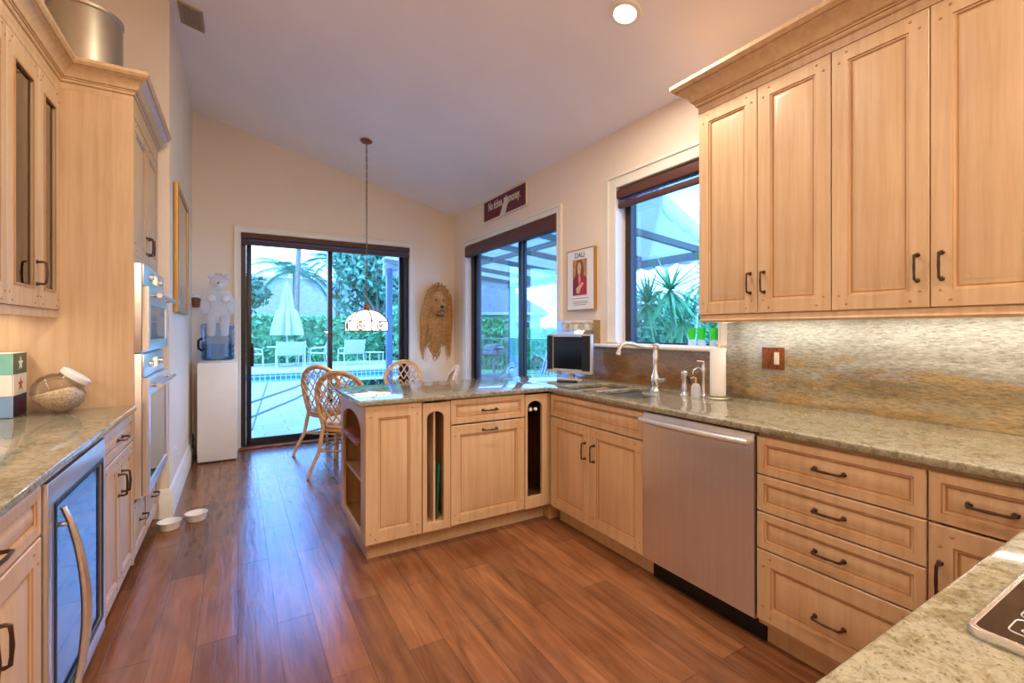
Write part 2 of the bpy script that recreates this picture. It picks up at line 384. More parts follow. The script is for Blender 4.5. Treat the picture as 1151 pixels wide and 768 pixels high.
    def build(s, name, mats, parent=None, smooth=35, recalc=False):
        if recalc: bmesh.ops.recalc_face_normals(s.bm, faces=s.bm.faces)
        me = bpy.data.meshes.new(name); s.bm.to_mesh(me); s.bm.free()
        for mm in ([mats] if isinstance(mats, str) else mats): me.materials.append(MATS[mm])
        if smooth:
            me.polygons.foreach_set('use_smooth', [True]*len(me.polygons)); me.set_sharp_from_angle(angle=math.radians(smooth))
        o = bpy.data.objects.new(name, me); COL.objects.link(o)
        if parent: o.parent = parent
        return o
def tag(o, label=None, cat=None, group=None, kind=None):
    if label: o['label'] = label
    if cat: o['category'] = cat
    if group: o['group'] = group
    if kind: o['kind'] = kind
    return o
def thing(name, label, cat, loc=(0, 0, 0), rz=0, group=None, kind=None):
    o = bpy.data.objects.new(name, None); COL.objects.link(o); o.empty_display_size = .1
    o.location = loc; o.rotation_euler = (0, 0, math.radians(rz)); return tag(o, label, cat, group, kind)
def copy_tree(o, parent=None):
    c = o.copy(); COL.objects.link(c); c.parent = parent
    for ch in list(o.children): copy_tree(ch, c)
    return c
def text_part(txt, size, mat, parent, loc, name='lettering', shear=0, depth=.001, label=None, sx=1):
    cu = bpy.data.curves.new(name, 'FONT'); cu.body = txt; cu.size = size; cu.extrude = depth; cu.align_x = 'CENTER'; cu.align_y = 'CENTER'; cu.shear = shear; cu.offset = size*.012
    tmp = bpy.data.objects.new(name, cu); COL.objects.link(tmp)
    dg = bpy.context.evaluated_depsgraph_get(); dg.update()
    me = bpy.data.meshes.new_from_object(tmp.evaluated_get(dg)); bpy.data.objects.remove(tmp); bpy.data.curves.remove(cu)
    me.materials.clear(); me.materials.append(MATS[mat])
    me.transform(Matrix.Translation(Vector(loc)) @ Matrix.Rotation(PI/2, 4, 'X') @ Matrix.Diagonal((sx, 1, 1, 1)))
    o = bpy.data.objects.new(name, me); COL.objects.link(o); o.parent = parent
    if label: o['label'] = label
    return o
def arc(cx, cy, r, a0, a1, n, ry=None):
    ry = ry or r
    return [(cx+r*math.cos(math.radians(a0+(a1-a0)*i/n)), cy+ry*math.sin(math.radians(a0+(a1-a0)*i/n))) for i in range(n+1)]
def rrect(x0, x1, y0, y1, r, n=5):
    return arc(x1-r, y1-r, r, 0, 90, n)+arc(x0+r, y1-r, r, 90, 180, n)+arc(x0+r, y0+r, r, 180, 270, n)+arc(x1-r, y0+r, r, 270, 360, n)
def rect(x0, x1, y0, y1): return [(x0, y0), (x1, y0), (x1, y1), (x0, y1)]
# ---------------------------------------------------------------- the room
XW, YB, XL, XP, YP, YF = 2.55, 5.86, -1.08, -.41, 4.0, -2.6     # right wall, back wall, kitchen left wall, dining left wall, its end, wall behind
def zc(x): return 2.862 + .249*(XW-x)                            # sloped ceiling
def struct(b, name, mat, parent=None, smooth=35):
    o = b.build(name, mat, parent, smooth)
    if parent is None: o['kind'] = 'structure'
    return o
struct(B().box(-1.3, XW+.2, YF-.2, YB+.13, -.12, 0), 'floor', 'plank_floor')
b = B(); b.plate([(-1.3, zc(-1.3)), (XW+.2, zc(XW+.2)), (XW+.2, zc(XW+.2)+.12), (-1.3, zc(-1.3)+.12)], (), YF-.2, YB+.2, 'xz'); struct(b, 'ceiling', 'ceiling_paint')
# right wall: sink window and sliding door openings
WY0, WY1, WZ0, WZ1 = 1.80, 2.69, 1.20, 2.41
DY0, DY1, DZ1 = 3.47, 5.44, 2.39
b = B(); b.plate([(YF-.2, 0), (DY0, 0), (DY0, DZ1), (DY1, DZ1), (DY1, 0), (YB+.2, 0), (YB+.2, zc(XW)), (YF-.2, zc(XW))], [rect(WY0, WY1, WZ0, WZ1)], XW, XW+.18, 'yz'); struct(b, 'wall_right', 'wall_paint')
BX0, BX1, BZ1 = .03, 1.92, 2.378
b = B(); b.plate([(XL-.2, 0), (BX0, 0), (BX0, BZ1), (BX1, BZ1), (BX1, 0), (XW, 0), (XW, zc(XW)), (XL-.2, zc(XL-.2))], (), YB, YB+.16, 'xz'); struct(b, 'wall_back', 'wall_paint')
b = B(); b.plate([(XL-.16, 0), (XL, 0), (XL, zc(XL)), (XL-.16, zc(XL-.16))], (), YF-.2, YP, 'xz'); struct(b, 'wall_left', 'wall_paint')
b = B(); b.plate([(XL-.16, 0), (XP, 0), (XP, zc(XP)), (XL-.16, zc(XL-.16))], (), YP, YB, 'xz'); struct(b, 'wall_left_dining', 'wall_paint')
b = B(); b.plate([(XL-.16, 0), (XW, 0), (XW, zc(XW)), (XL-.16, zc(XL-.16))], (), YF-.16, YF, 'xz'); struct(b, 'wall_front', 'wall_paint')
BASEP = [(0, 0), (.022, 0), (.022, .13), (.016, .14), (.016, .165), (.008, .19), (0, .20)]
b = B(); b.moulding([(-.467, YP-.0), (XP, YP), (XP, 5.835)][::-1], BASEP); struct(b, 'baseboard_left', 'trim_white')
b = B(); b.moulding([(XW, YB), (BX1+.065, YB)], BASEP); struct(b, 'baseboard_back', 'trim_white')
# casings
def casing(y0, y1, z1, plane, d, sgn, name, w=.062, z0=0, bottom=False):
    b = B()
    def loop(g):
        if bottom: return rect(y0-g, y1+g, z0-g, z1+g)
        return [(y0-g, z0), (y0-g, z1+g), (y1+g, z1+g), (y1+g, z0)]
    def U(gi, go):
        return [(y0-go, z0), (y0-gi, z0), (y0-gi, z1+gi), (y1+gi, z1+gi), (y1+gi, z0), (y1+go, z0), (y1+go, z1+go), (y0-go, z1+go)]
    b.plate(U(0, w), (), d, d+sgn*.014, plane); b.plate(U(w-.02, w+.004), (), d+sgn*.0142, d+sgn*.024, plane, bev=.003); b.plate(U(.004, .016), (), d+sgn*.0142, d+sgn*.020, plane, bev=.002)
    return struct(b, name, 'trim_white')
casing(BX0, BX1, BZ1, 'xz', YB, -1, 'trim_1')
casing(DY0, DY1, DZ1, 'yz', XW, -1, 'trim_2', w=.07)
casing(WY0, WY1, WZ1, 'yz', XW, -1, 'trim_3', w=.10, z0=WZ0+.012)
# sliding doors
def slider(name, loc, rz, W, H, mull, handle_left):
    d = thing(name, None, None, loc, rz, kind='structure')
    b = B(); fw = .05
    b.box(0, fw, .0, .12, 0, H); b.box(W-fw, W, 0, .12, 0, H); b.box(fw, W-fw, 0, .12, H-.05, H); b.box(fw, W-fw, -.02, .12, 0, .025)
    b.build('door_frame', 'frame_bronze', d)
    def panel(x0, x1, y, nm):
        q = B(); s_ = .05
        q.box(x0, x0+s_, y, y+.035, .027, H-.052, .002); q.box(x1-s_, x1, y, y+.035, .027, H-.052, .002)
        q.box(x0+s_, x1-s_, y, y+.035, .027, .10); q.box(x0+s_, x1-s_, y, y+.035, H-.11, H-.052)
        o = q.build(nm, 'frame_bronze', d)
        g = B().box(x0+s_-.004, x1-s_+.004, y+.014, y+.020, .095, H-.106).build('glass_pane', 'window_glass', o)
        return o
    a = panel(fw+.002, mull+.05, .03, 'sliding_panel'); panel(mull-.0, W-fw-.002, .075, 'fixed_panel')
    if handle_left:
        h = B(); x = fw+.058; h.box(x-.016, x+.016, .024, .0295, .90, 1.16, .002); h.tube([(x, .024, .93), (x+.01, -.015, .95), (x+.012, -.02, 1.03), (x+.01, -.015, 1.11), (x, .024, 1.13)], .009)
        h.build('door_handle', 'frame_bronze', a)
    return d
slider('door_1', (BX0, YB+.03, 0), 0, BX1-BX0, BZ1, .905, True)
slider('door_2', (XW+.06, DY1, 0), -90, DY1-DY0, DZ1, 1.12, False)
b = B(); b.box(BX0-.02, BX1+.02, YB-.05, YB+.028, .0005, .022, .006); struct(b, 'trim_4', 'red_wood')
# sink window
w = thing('window_1', None, None, (XW+.085, WY1, WZ0), -90, kind='structure')
b = B(); W, H = WY1-WY0, WZ1-WZ0
b.plate(rect(.001, W-.001, .001, H-.001), [rect(.06, W-.05, .014, H-.05)], 0, .06, 'xz'); b.build('window_frame', 'frame_bronze', w)
B().box(.055, W-.045, .03, .036, .012, H-.045).build('glass_pane', 'window_glass', w)
b = B(); b.box(XW-.10, XW+.084, 1.705, 2.88, 1.172, 1.197, .008); b.box(XW+.0005, XW+.084, WY0+.001, WY1-.001, 1.1975, 1.2025); struct(b, 'trim_5', 'trim_white')
# blinds
def blind(name, label, loc, rz, W, z1, parts, depth=.07):
    t = thing(name, label, 'blind', loc, rz)
    for nm, mat, za, zb, ya, yb_ in parts: B().box(.004, W-.004, ya, yb_, za, zb, .006).build(nm, mat, t)
blind('window_blind', 'brown fabric blind pulled up at the head of the back sliding door', (BX0, YB, 0), 0, BX1-BX0, BZ1,
      [('valance', 'blind_brown', 2.315, 2.372, -.03, .028), ('blue_gap_strip', 'gap_blue', 2.285, 2.3145, -.005, .026), ('bottom_rail', 'blind_brown', 2.245, 2.2845, -.02, .026)])  # blue strip paints the daylight showing in the gap below the valance
blind('window_blind', 'dark brown flat blind at the head of the side sliding door under the red sign', (XW, DY1, 0), -90, DY1-DY0, DZ1,
      [('valance', 'blind_brown', 2.245, 2.37, -.035, .03)])
blind('window_blind', 'brown blind raised at the top of the sink window', (XW, WY1, 0), -90, WY1-WY0, WZ1,
      [('valance', 'blind_brown', 2.325, 2.392, -.015, .05), ('bottom_rail', 'blind_brown', 2.255, 2.295, .0, .04), ('sheer_fabric', 'sheer', 2.2955, 2.3245, .012, .014)])

# ---------------------------------------------------------------- lamps
def can_light(x, y, label, group):
    t = thing('recessed_ceiling_light', label, 'ceiling light', (x, y, zc(x)), group=group)
    t.rotation_euler = (0, math.atan(.249), 0)
    b = B(); b.lathe([(.062, -.001), (.062, -.012), (.085, -.010), (.088, -.001)], 32); b.build('trim_ring', 'trim_white', t)
    B().lathe([(.0, -.001), (.058, -.001), (.058, -.006), (.03, -.013), (0, -.015)], 24).build('bulb', 'bulb', t)
    l = bpy.data.lights.new('can_lamp', 'AREA'); l.shape = 'DISK'; l.size = .11; l.energy = CAN_POWER; l.color = CAN_COLOR; l.spread = PI
    o = bpy.data.objects.new('can_lamp', l); COL.objects.link(o); o.parent = t; o.location = (0, 0, -.03)
for i, (x, y) in enumerate(CANS):
    can_light(x, y, ['bright round ceiling light near the top of the photo', 'added unseen ceiling light over the aisle between the two counters', 'added unseen ceiling light over the back edge of the cooktop counter', 'added unseen ceiling light behind the photographer in line with the aisle', 'added unseen ceiling light nearest the rear right corner of the room', 'added unseen ceiling light at the rear left of the room'][i], 'recessed ceiling lights')
def strip_light(label, loc, rz, L):
    t = thing('under_cabinet_light', label, 'light', loc, rz)
    B().box(0, L, 0, .03, .004, .018, .002).build('housing', 'white_plastic', t)
    B().box(.01, L-.01, .004, .026, .0, .0038).build('lens', 'strip_lens', t)
    l = bpy.data.lights.new('strip_lamp', 'AREA'); l.shape = 'RECTANGLE'; l.size = L-.02; l.size_y = .022; l.energy = STRIP_POWER*L/.6; l.color = STRIP_COLOR
    o = bpy.data.objects.new('strip_lamp', l); COL.objects.link(o); o.parent = t; o.location = (L/2, .015, -.003)
strip_light('slim light strip under the right wall cabinet nearest the window', (2.36, 1.63, 1.367), -90, .60)
strip_light('slim light strip under the right wall cabinet at the photo edge', (2.36, .975, 1.367), -90, .60)
strip_light('slim light strip under the left glass door cabinets', (-.93, 1.95, 1.38), 90, 1.05)
def pendant():
    t = thing('pendant_lamp', 'white glass pendant lamp on a chain over the dining table', 'lamp', (1.117, 4.762, 1.30))
    top = zc(1.117)-1.30
    b = B(); b.lathe([(.0, top), (.062, top), (.062, top-.008), (.05, top-.022), (.015, top-.032), (0, top-.032)], 24)
    cn = b.build('canopy', 'copper', t)
    n = 6; R = .212
    def hexa(r, z): return [(r*math.cos(2*PI*(k+.5)/n), r*math.sin(2*PI*(k+.5)/n), z) for k in range(n)]
    prof = [(R, 0), (R, .095), (.175, .145), (.115, .185), (.05, .205)]
    b = B(); bm = b.bm; L = [[bm.verts.new(q) for q in hexa(r, z)] for r, z in prof]
    for a, c in zip(L, L[1:]):
        for k in range(n): bm.faces.new((a[k], a[(k+1) % n], c[(k+1) % n], c[k]))
    b.build('glass_shade', 'lit_shade', t, smooth=0)
    b = B()
    for z in (0, .095):
        b.tube(hexa(R+.003, z), .007, 6, closed=True)
    for k in range(n):
        b.tube([Vector(hexa(r+.002, z)[k]) for r, z in prof], .0065, 6)
    b.build('came_frame', 'shade_metal', t)
    for k in range(n):
        a = 2*PI*(k+1)/n; d = Vector((math.cos(a), math.sin(a), 0)); u = Vector((-d.y, d.x, 0)); c = d*(R*math.cos(PI/n)+.004)+Vector((0, 0, .047))
        e = B(); e.tube([c+u*.036*math.cos(q*PI/8)+Vector((0, 0, .036*math.sin(q*PI/8))) for q in range(16)], .006, 5, closed=True)
        e.tube([c+u*-.025+Vector((0, 0, -.012)), c+u*-.006+Vector((0, 0, .018)), c+u*.004+Vector((0, 0, -.016)), c+u*.024+Vector((0, 0, .010))], .0055, 5)
        e.tube([c+u*-.018+Vector((0, 0, .012)), c+u*.02+Vector((0, 0, -.008))], .0055, 5)
        e.build('medallion', 'shade_metal', t)
    B().lathe([(.05, .203), (.052, .215), (.03, .225), (.026, .25), (.034, .258), (.03, .268), (.0, .27)], 16).build('fitter', 'copper', t)
    b = B(); z = .268; i = 0
    while z < top-.036:
        c = Vector((0, 0, z+.022)); ax = Vector((1, 0, 0)) if i % 2 else Vector((0, 1, 0))
        b.tube([c+ax*.009*math.cos(q*PI/5)+Vector((0, 0, .024*math.sin(q*PI/5))) for q in range(10)], .0026, 5, closed=True)
        z += .039; i += 1
    b.tube([(.004, 0, .26), (.006, .004, top*.5), (.003, 0, top-.02)], .0022, 5)
    b.build('chain', 'shade_metal', t)
    l = bpy.data.lights.new('pendant_bulb', 'POINT'); l.energy = PENDANT_POWER; l.color = CAN_COLOR; l.shadow_soft_size = .05
    o = bpy.data.objects.new('pendant_bulb', l); COL.objects.link(o); o.parent = t; o.location = (0, 0, .01)
pendant()

# ---------------------------------------------------------------- cabinets
T = .02
def raised(b, x0, z0, w, h, fw=.058, pegs=True, yf=-T):
    m_ = min(w, h)/2
    fw = min(fw, m_*.55); s = min(1, (m_-fw)*.75/.036)
    pr = [(0, T-.0005), (0, .003), (.003, 0), (fw, 0), (fw+.003*s, .004), (fw+.009*s, .005), (fw+.011*s, .009), (fw+.016*s, .009), (fw+.034*s, .0025), (fw+.036*s, .002)]
    b.rings(x0, z0, w, h, yf, pr, [0, 0, 0, 1, 0, 1, 1, 0, 0])
    if pegs:
        for sx in (0, 1):
            for sz in (0, 1):
                for a, c in ((.028, .062), (.056, .026)) if fw > .05 else ((.02, .02),):
                    b.lathe([(.0055, 0), (.0055, .0015), (.003, .0028), (0, .003)], 8, (x0+(w-a if sx else a), yf, z0+(h-c if sz else c)), (0, -1, 0), 1)
    return b
def pull(parent, x, z, L=.095, vert=True, yf=-T, mat='pull_bronze', name='pull_handle'):
    b = B(); h = L/2; o = .030
    A = lambda s, y: (x, yf-y, z+s) if vert else (x+s, yf-y, z)
    b.tube([A(-h, 0), A(-h, o*.75), A(-h*.93, o), A(-h*.5, o+.002), A(0, o+.003), A(h*.5, o+.002), A(h*.93, o), A(h, o*.75), A(h, 0)], [.0055, .0048, .005, .0042, .0052, .0042, .005, .0048, .0055], 8)
    for s in (-h, h): b.lathe([(.009, 0), (.009, .002), (.006, .005), (0, .005)], 10, A(s, 0), (0, -1, 0))
    return b.build(name, mat, parent)
def front(parent, name, x0, z0, w, h, fw=.058, pegs=True, pulls=()):
    o = raised(B(), x0+.0015, z0+.0015, w-.003, h-.003, fw, pegs).build(name, ['maple', 'glaze'], parent)
    for x, z, v in pulls: pull(o, x, z, .095, v)
    return o
def carcass(t, w, d, z0=.10, z1=.884, top=False, inside='maple', toe=True, toe_in=.06, ends=(0, 0), toe_w=None):
    b = B(); k = .018
    b.box(0, k, 0, d, z0, z1); b.box(w-k, w, 0, d, z0, z1); b.box(k, w-k, 0, d, z0, z0+k); b.box(k, w-k, d-.01, d, z0+k, z1)
    b.box(k, w-k, 0, .018, z1-.014, z1)
    if top: b.box(k, w-k, .018, d-.01, z1-k, z1-.0145)
    b.build('carcass', inside, t)
    if toe:
        B().box(0, w, toe_in, toe_in+.018, 0, z0-.0005).build('toe_kick', 'maple', t)
        B().box(.01, w-.01, toe_in+.019, d-.01, 0, z0-.0005).build('plinth', 'dark_inside', t)
D = .60
XR = 1.85                       # carcass front of the right run, doors end at 1.83
t = thing('sink_base_cabinet', 'maple double door base cabinet under the sink', 'cabinet', (XR, 2.575, 0), -90)
carcass(t, .838, D, inside='maple')
front(t, 'false_drawer_front', 0, .722, .838, .150, .03, False)
front(t, 'cabinet_door', 0, .114, .405, .604, pulls=[(.365, .565, True)]); front(t, 'cabinet_door', .407, .114, .431, .604, pulls=[(.447, .565, True)])
t = thing('drawer_base_cabinet', 'maple base cabinet of four stacked drawers right of the dishwasher', 'cabinet', (XR, 1.123, 0), -90)
carcass(t, .546, D)
for z0, h, fw, pg in ((.716, .156, .03, False), (.566, .148, .03, False), (.414, .150, .03, False), (.122, .290, .058, True)):
    front(t, 'drawer', 0, z0, .546, h, fw, pg, [(.272, z0+h*.50 if not pg else z0+h*.44, False)])
t = thing('corner_base_cabinet', 'maple base cabinet with one drawer over a door, behind the cooktop counter', 'cabinet', (XR, .575, 0), -90)
carcass(t, .285, D); front(t, 'drawer', 0, .716, .285, .156, .03, False, [(.142, .794, False)]); front(t, 'cabinet_door', 0, .122, .285, .590, pulls=[(.03, .55, True)])
t = thing('cooktop_base_cabinet', 'maple base cabinet under the cooktop counter at the lower right corner', 'cabinet', (1.78, .24, 0), 180)
carcass(t, 1.30, .60); front(t, 'cabinet_door', 0, .122, .65, .75); front(t, 'cabinet_door', .65, .122, .65, .75)
# dishwasher
t = thing('dishwasher', 'stainless steel dishwasher with a bowed bar handle under the right counter', 'dishwasher', (XR, 1.734, 0), -90)
B().box(.004, .606, .01, .58, .10, .878).build('tub', 'dark_metal', t)
b = B(); n = 12
prof = [(.116, -.022), (.12, -.026), (.60, -.030), (.80, -.030), (.860, -.029), (.876, -.022), (.880, -.006), (.880, .008), (.116, .008)]
for (xa, xb) in ((.003, .607),):
    bm = b.bm; A_ = [bm.verts.new((xa, y, z)) for z, y in prof]; B_ = [bm.verts.new((xb, y, z)) for z, y in prof]
    for i in range(len(prof)): bm.faces.new((A_[i], B_[i], B_[(i+1) % len(prof)], A_[(i+1) % len(prof)]))
    bm.faces.new(A_[::-1]); bm.faces.new(B_)
door = b.build('door_panel', 'stainless', t)
b = B(); b.tube([(.018, -.03, .842), (.018, -.062, .842)] + [(.018+.574*i/14, -.062-.020*math.sin(PI*i/14), .842) for i in range(1, 14)] + [(.592, -.062, .842), (.592, -.03, .842)], .015, 12); b.build('bar_handle', 'satin_steel', door)
B().box(.003, .607, .05, .06, .0, .099).build('toe_panel', 'dark_metal', t)

# peninsula, facing the camera: doors end at y = 2.597
YN = 2.617
t = thing('end_shelf_cabinet', 'maple peninsula end cabinet with a tall raised panel and arched open shelves', 'cabinet', (.602, YN, 0), 0)
b = B(); L, Dp = .327, .675
b.box(.021, L-.001, .0005, .018, .112, .884); b.box(.001, L, .020, Dp, .112, .13); b.box(L-.018, L-.0005, .0185, Dp, .1305, .884); b.box(.021, L-.0185, Dp-.018, Dp, .1305, .884); b.box(.021, L-.0185, .0185, Dp-.0185, .868, .884)
b.build('carcass', 'maple_inside', t)
arch = [(.09, .145), (.09, .70)] + arc(.345, .70, .255, 180, 0, 16, .115) + [(.60, .145)]
arch = [(.085, .145), (.60, .145), (.60, .72)] + arc(.345, .72, .255, 0, 180, 16, .095)[1:]
b = B(); b.plate(rect(0.0, Dp, .112, .884), [arch], 0, .02, 'yz'); b.build('arched_face_frame', 'maple', t)
front(t, 'raised_panel', .0, .112, L, .772, .07)
B().box(.0205, L-.019, .019, Dp-.019, .410, .428, .002).build('shelf', 'maple', t)
b = B(); b.box(-.015, L-.019, .10, .585, .640, .650)
for i in range(10): b.box(-.02, L-.019, .105+.048*i, .135+.048*i, .6503, .660, .003)
b.build('slatted_rack', 'red_wood', t)
B().box(.03, L+.0, .07, .088, 0, .1115).build('toe_kick', 'maple', t); B().box(.03, .048, .0885, Dp-.03, 0, .1115).build('toe_kick', 'maple', t)
def slot_cabinet(label, x0, w, sx0, sx1, z0, z1, divider, x1w):
    t = thing('slot_cabinet', label, 'cabinet', (x0, YN, 0), 0)
    k = .016; b = B(); b.box(.0005, k, 0, D, .112, .884); b.box(w-k, w-.0005, 0, D, .112, .884); b.box(k, w-k, 0, D, .112, z0); b.box(k, w-k, D-.01, D, z0, .884)
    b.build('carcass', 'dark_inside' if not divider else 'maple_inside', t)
    r = (sx1-sx0)/2; zt = z1-r*.75
    hole = [(sx0, z0), (sx1, z0), (sx1, zt)] + arc((sx0+sx1)/2, zt, r, 0, 180, 12, r*.75)[1:]
    B().plate(rect(.001, w-.001, .114, .872), [hole], -T, -.0005, 'xz').build('face_panel', 'maple', t)
    if divider: B().box((sx0+sx1)/2-.006, (sx0+sx1)/2+.006, .0, D-.011, z0, z1+.02).build('divider', 'maple', t)
    B().box(0, w, .07, .088, 0, .1115).build('toe_kick', 'maple', t)
    return t
slot_cabinet('narrow maple tray cabinet with an arched slot split by a divider', .931, .176, .027, .133, .160, .822, True, 0)
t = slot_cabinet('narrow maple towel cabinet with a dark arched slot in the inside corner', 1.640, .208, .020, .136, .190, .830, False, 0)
for x in (.055, .098):
    r = B(); r.tube([(x, .012, .768), (x, .585, .768)], .007, 10); rr = r.build('towel_rod', 'silver_plastic', t)
    B().ball((x, .004, .768), .013, 12, 8).build('rod_end', 'white_ceramic', rr)
t = thing('drawer_door_cabinet', 'maple peninsula cabinet with one drawer above a wide pull-out door', 'cabinet', (1.108, YN, 0), 0)
carcass(t, .531, D, .112, toe_in=.07)
front(t, 'drawer', 0, .728, .531, .152, .03, False, [(.266, .803, False)]); front(t, 'pull_out_door', 0, .114, .531, .608, pulls=[(.266, .680, False)])
B().box(1.108, 1.845, 3.225, 3.29, .0, .884).build('x', 'maple') if 0 else None
o = B().box(.935, 2.46, 3.222, 3.29, 0.0, .884, .002).build('peninsula_back_panel', 'maple'); tag(o, 'plain maple back panel of the peninsula facing the dining table', 'panel')
# blind corner filler under the counter
o = B().box(1.852, 2.46, 2.62, 3.219, 0, .884).build('corner_cabinet_box', 'maple_inside'); tag(o, 'closed maple corner box under the counter below the television', 'cabinet')
# trays and boards standing in the slot
def tray(name, label, cat, x, w, h, mat, lean, z=.1605, y0=.03, L=.36):
    t = B().box(-w/2, w/2, 0, L, 0, h, .003).build(name, mat); t.location = (.931+x, YN+y0, z); t.rotation_euler = (0, math.radians(lean), 0); tag(t, label, cat); return t
tray('cutting_board', 'white board standing on the left side of the tray slot', 'cutting board', .038, .010, .42, 'tray_white', 0)
tray('serving_tray', 'green tray leaning right of the divider in the tray slot', 'tray', .104, .006, .33, 'tray_green', 3, y0=.02)
tray('wooden_tray', 'brown wooden tray standing next to the divider in the tray slot', 'tray', .0935, .008, .28, 'red_wood', 0, y0=.08)
# things on the end shelves
t = thing('spice_jar', 'small dark jar with a pale label on the lower end shelf', 'jar', (.70, 2.76, .4285)); B().lathe([(0, 0), (.03, 0), (.032, .01), (.032, .07), (.024, .085), (0, .085)], 16).build('jar_body', 'tin_navy', t); B().lathe([(.0325, .02), (.0325, .055)], 16).build('jar_label', 'tin_white', t); B().lathe([(0, .0855), (.026, .0855), (.026, .10), (0, .10)], 16).build('lid', 'dark_metal', t)

# right wall cabinets
XU = 2.20
def upper(label, y0, w1, w2, rpull):
    t = thing('wall_cabinet', label, 'cabinet', (XU, y0, 1.385), -90)
    w = w1+w2; b = B(); d = .348; b.box(0, .018, 0, d, 0, 1.105); b.box(w-.018, w, 0, d, 0, 1.105); b.box(.018, w-.018, 0, d, .0, .018); b.box(.018, w-.018, 0, d, 1.087, 1.105); b.box(.018, w-.018, d-.01, d, .018, 1.087); b.box(.018, w-.018, .02, d-.0105, .5, .518)
    b.build('carcass', 'maple', t)
    front(t, 'cabinet_door', 0, .0, w1, 1.105, .06, pulls=[(w1-.036, .15, True)]); front(t, 'cabinet_door', w1, .0, w2, 1.105, .06, pulls=[(w1+.034, .15, True)])
upper('maple two-door wall cabinet next to the sink window', 1.667, .334, .326, 0)
upper('maple two-door wall cabinet at the right edge of the photo', 1.006, .328, .332, 0)
CROWN = [(0, 0), (0, .036), (.008, .038), (.013, .044), (.013, .054), (.019, .056), (.019, .062), (.030, .066), (.036, .080), (.050, .098), (.070, .114), (.086, .122), (.086, .128), (.094, .130), (.108, .146), (.108, .165), (-.018, .165), (-.018, 0)]; CG = (4, 11)
b = B(); b.moulding([(XW-.001, 1.668), (XU-.02, 1.668), (XU-.02, .34)][::-1], [(o*1, z+2.4905) for o, z in CROWN], 0, CG); o = b.build('crown_moulding', ['maple', 'glaze'], smooth=25); tag(o, 'stepped maple crown moulding along the top of the right wall cabinets', 'moulding')
b = B(); b.moulding([(XW-.075, 1.655), (XU-.008, 1.655), (XU-.008, .345)][::-1], [(0, 1.346), (.004, 1.346), (.010, 1.356), (.004, 1.366), (.004, 1.3845), (-.016, 1.3845), (-.016, 1.346)]); o = b.build('light_rail', ['maple']); tag(o, 'narrow maple light rail under the right wall cabinets', 'moulding')

# left run, facing the aisle: doors end at x = -.465
XF = -.485
def left_base(label, y0, w, split, pulls_d):
    t = thing('base_cabinet', label, 'cabinet', (XF, y0, 0), 90)
    carcass(t, w, .59, toe_in=.07)
    front(t, 'drawer', 0, .738, w, .136, .03, False, [(w/2, .806, False)])
    front(t, 'cabinet_door', 0, .114, split, .620, pulls=[(split-.034, .60, True)]); front(t, 'cabinet_door', split, .114, w-split, .620, pulls=[(split+.034, .60, True)])
left_base('maple base cabinet with one drawer over two doors, between the wine cooler and the ovens', 2.432, .624, .312, 0)
left_base('maple base cabinet at the lower left corner, before the wine cooler', 1.08, .680, .340, 0)
t = thing('wine_cooler', 'blue reflecting glass door wine cooler with a long bowed handle', 'wine cooler', (XF, 1.766, 0), 90)
W = .658
B().box(.003, W-.003, .0, .57, .10, .876).build('case', 'dark_metal', t)
b = B(); b.plate(rect(.004, W-.004, .115, .872), [rect(.055, W-.055, .185, .80)], -.030, -.001, 'xz', bev=.003); dr = b.build('door_frame', 'stainless', t)
B().box(.056, W-.056, -.024, -.010, .186, .799).build('door_glass', 'appliance_glass', dr)
b = B(); b.plate(rect(.052, W-.052, .182, .803), [rect(.066, W-.066, .196, .789)], -.034, -.0305, 'xz'); b.build('gasket_trim', 'dark_metal', dr)
x = .085; b = B(); b.tube([(x, -.03-.012-.052*math.sin(PI*i/16)**.8, .14+.64*i/16) for i in range(17)], [.008+.005*math.sin(PI*i/16) for i in range(17)], 12)
for z in (.19, .73): b.tube([(x, -.030, z), (x, -.066, z)], .007, 8)
b.build('bow_handle', 'chrome', dr)
B().box(0, W, .06, .07, 0, .0995).build('toe_grille', 'dark_metal', t)
o = B().plate(rrect(XL+.001, -.449, 1.0, 3.058, .012, 3), (), .885, .915, 'xy', bev=.008).build('countertop', 'counter_granite'); tag(o, 'speckled granite countertop along the left wall up to the ovens', 'countertop')
# tall oven cabinet
t = thing('tall_oven_cabinet', 'tall maple cabinet housing the two wall ovens', 'cabinet', (XF, 3.062, 0), 90)
W = .855; b = B(); k = .019; dd = .592
b.box(0, k, -.02, dd, .085, 2.485); b.box(W-k, W, -.02, dd, .085, 2.485); b.box(0, k, .06, dd, 0, .085); b.box(W-k, W, .06, dd, 0, .085); b.box(k, W-k, .07, .085, 0, .0795); b.box(k, W-k, -.02, dd, 2.42, 2.485); b.box(k, W-k, dd-.01, dd, .1, 2.42)
for z in (.08, .388, 1.662): b.box(k, W-k, 0, dd-.011, z, z+.018)
b.build('carcass', 'maple', t)
b = B(); b.box(k+.0005, W-k-.0005, -.019, -.0005, 1.662, 1.70); b.box(k+.0005, .044, -.019, -.0005, .405, 1.6615); b.box(.818, W-k-.0005, -.019, -.0005, .405, 1.6615); b.build('face_frame', 'maple', t)
front(t, 'cabinet_door', k, 1.70, .409, .715, pulls=[(k+.375, 1.80, True)]); front(t, 'cabinet_door', k+.409, 1.70, .408, .715, pulls=[(k+.443, 1.80, True)])
front(t, 'drawer', k, .10, .409, .29, .05, True, [(k+.205, .26, False)]); front(t, 'drawer', k+.409, .10, .408, .29, .05, True, [(k+.613, .26, False)])
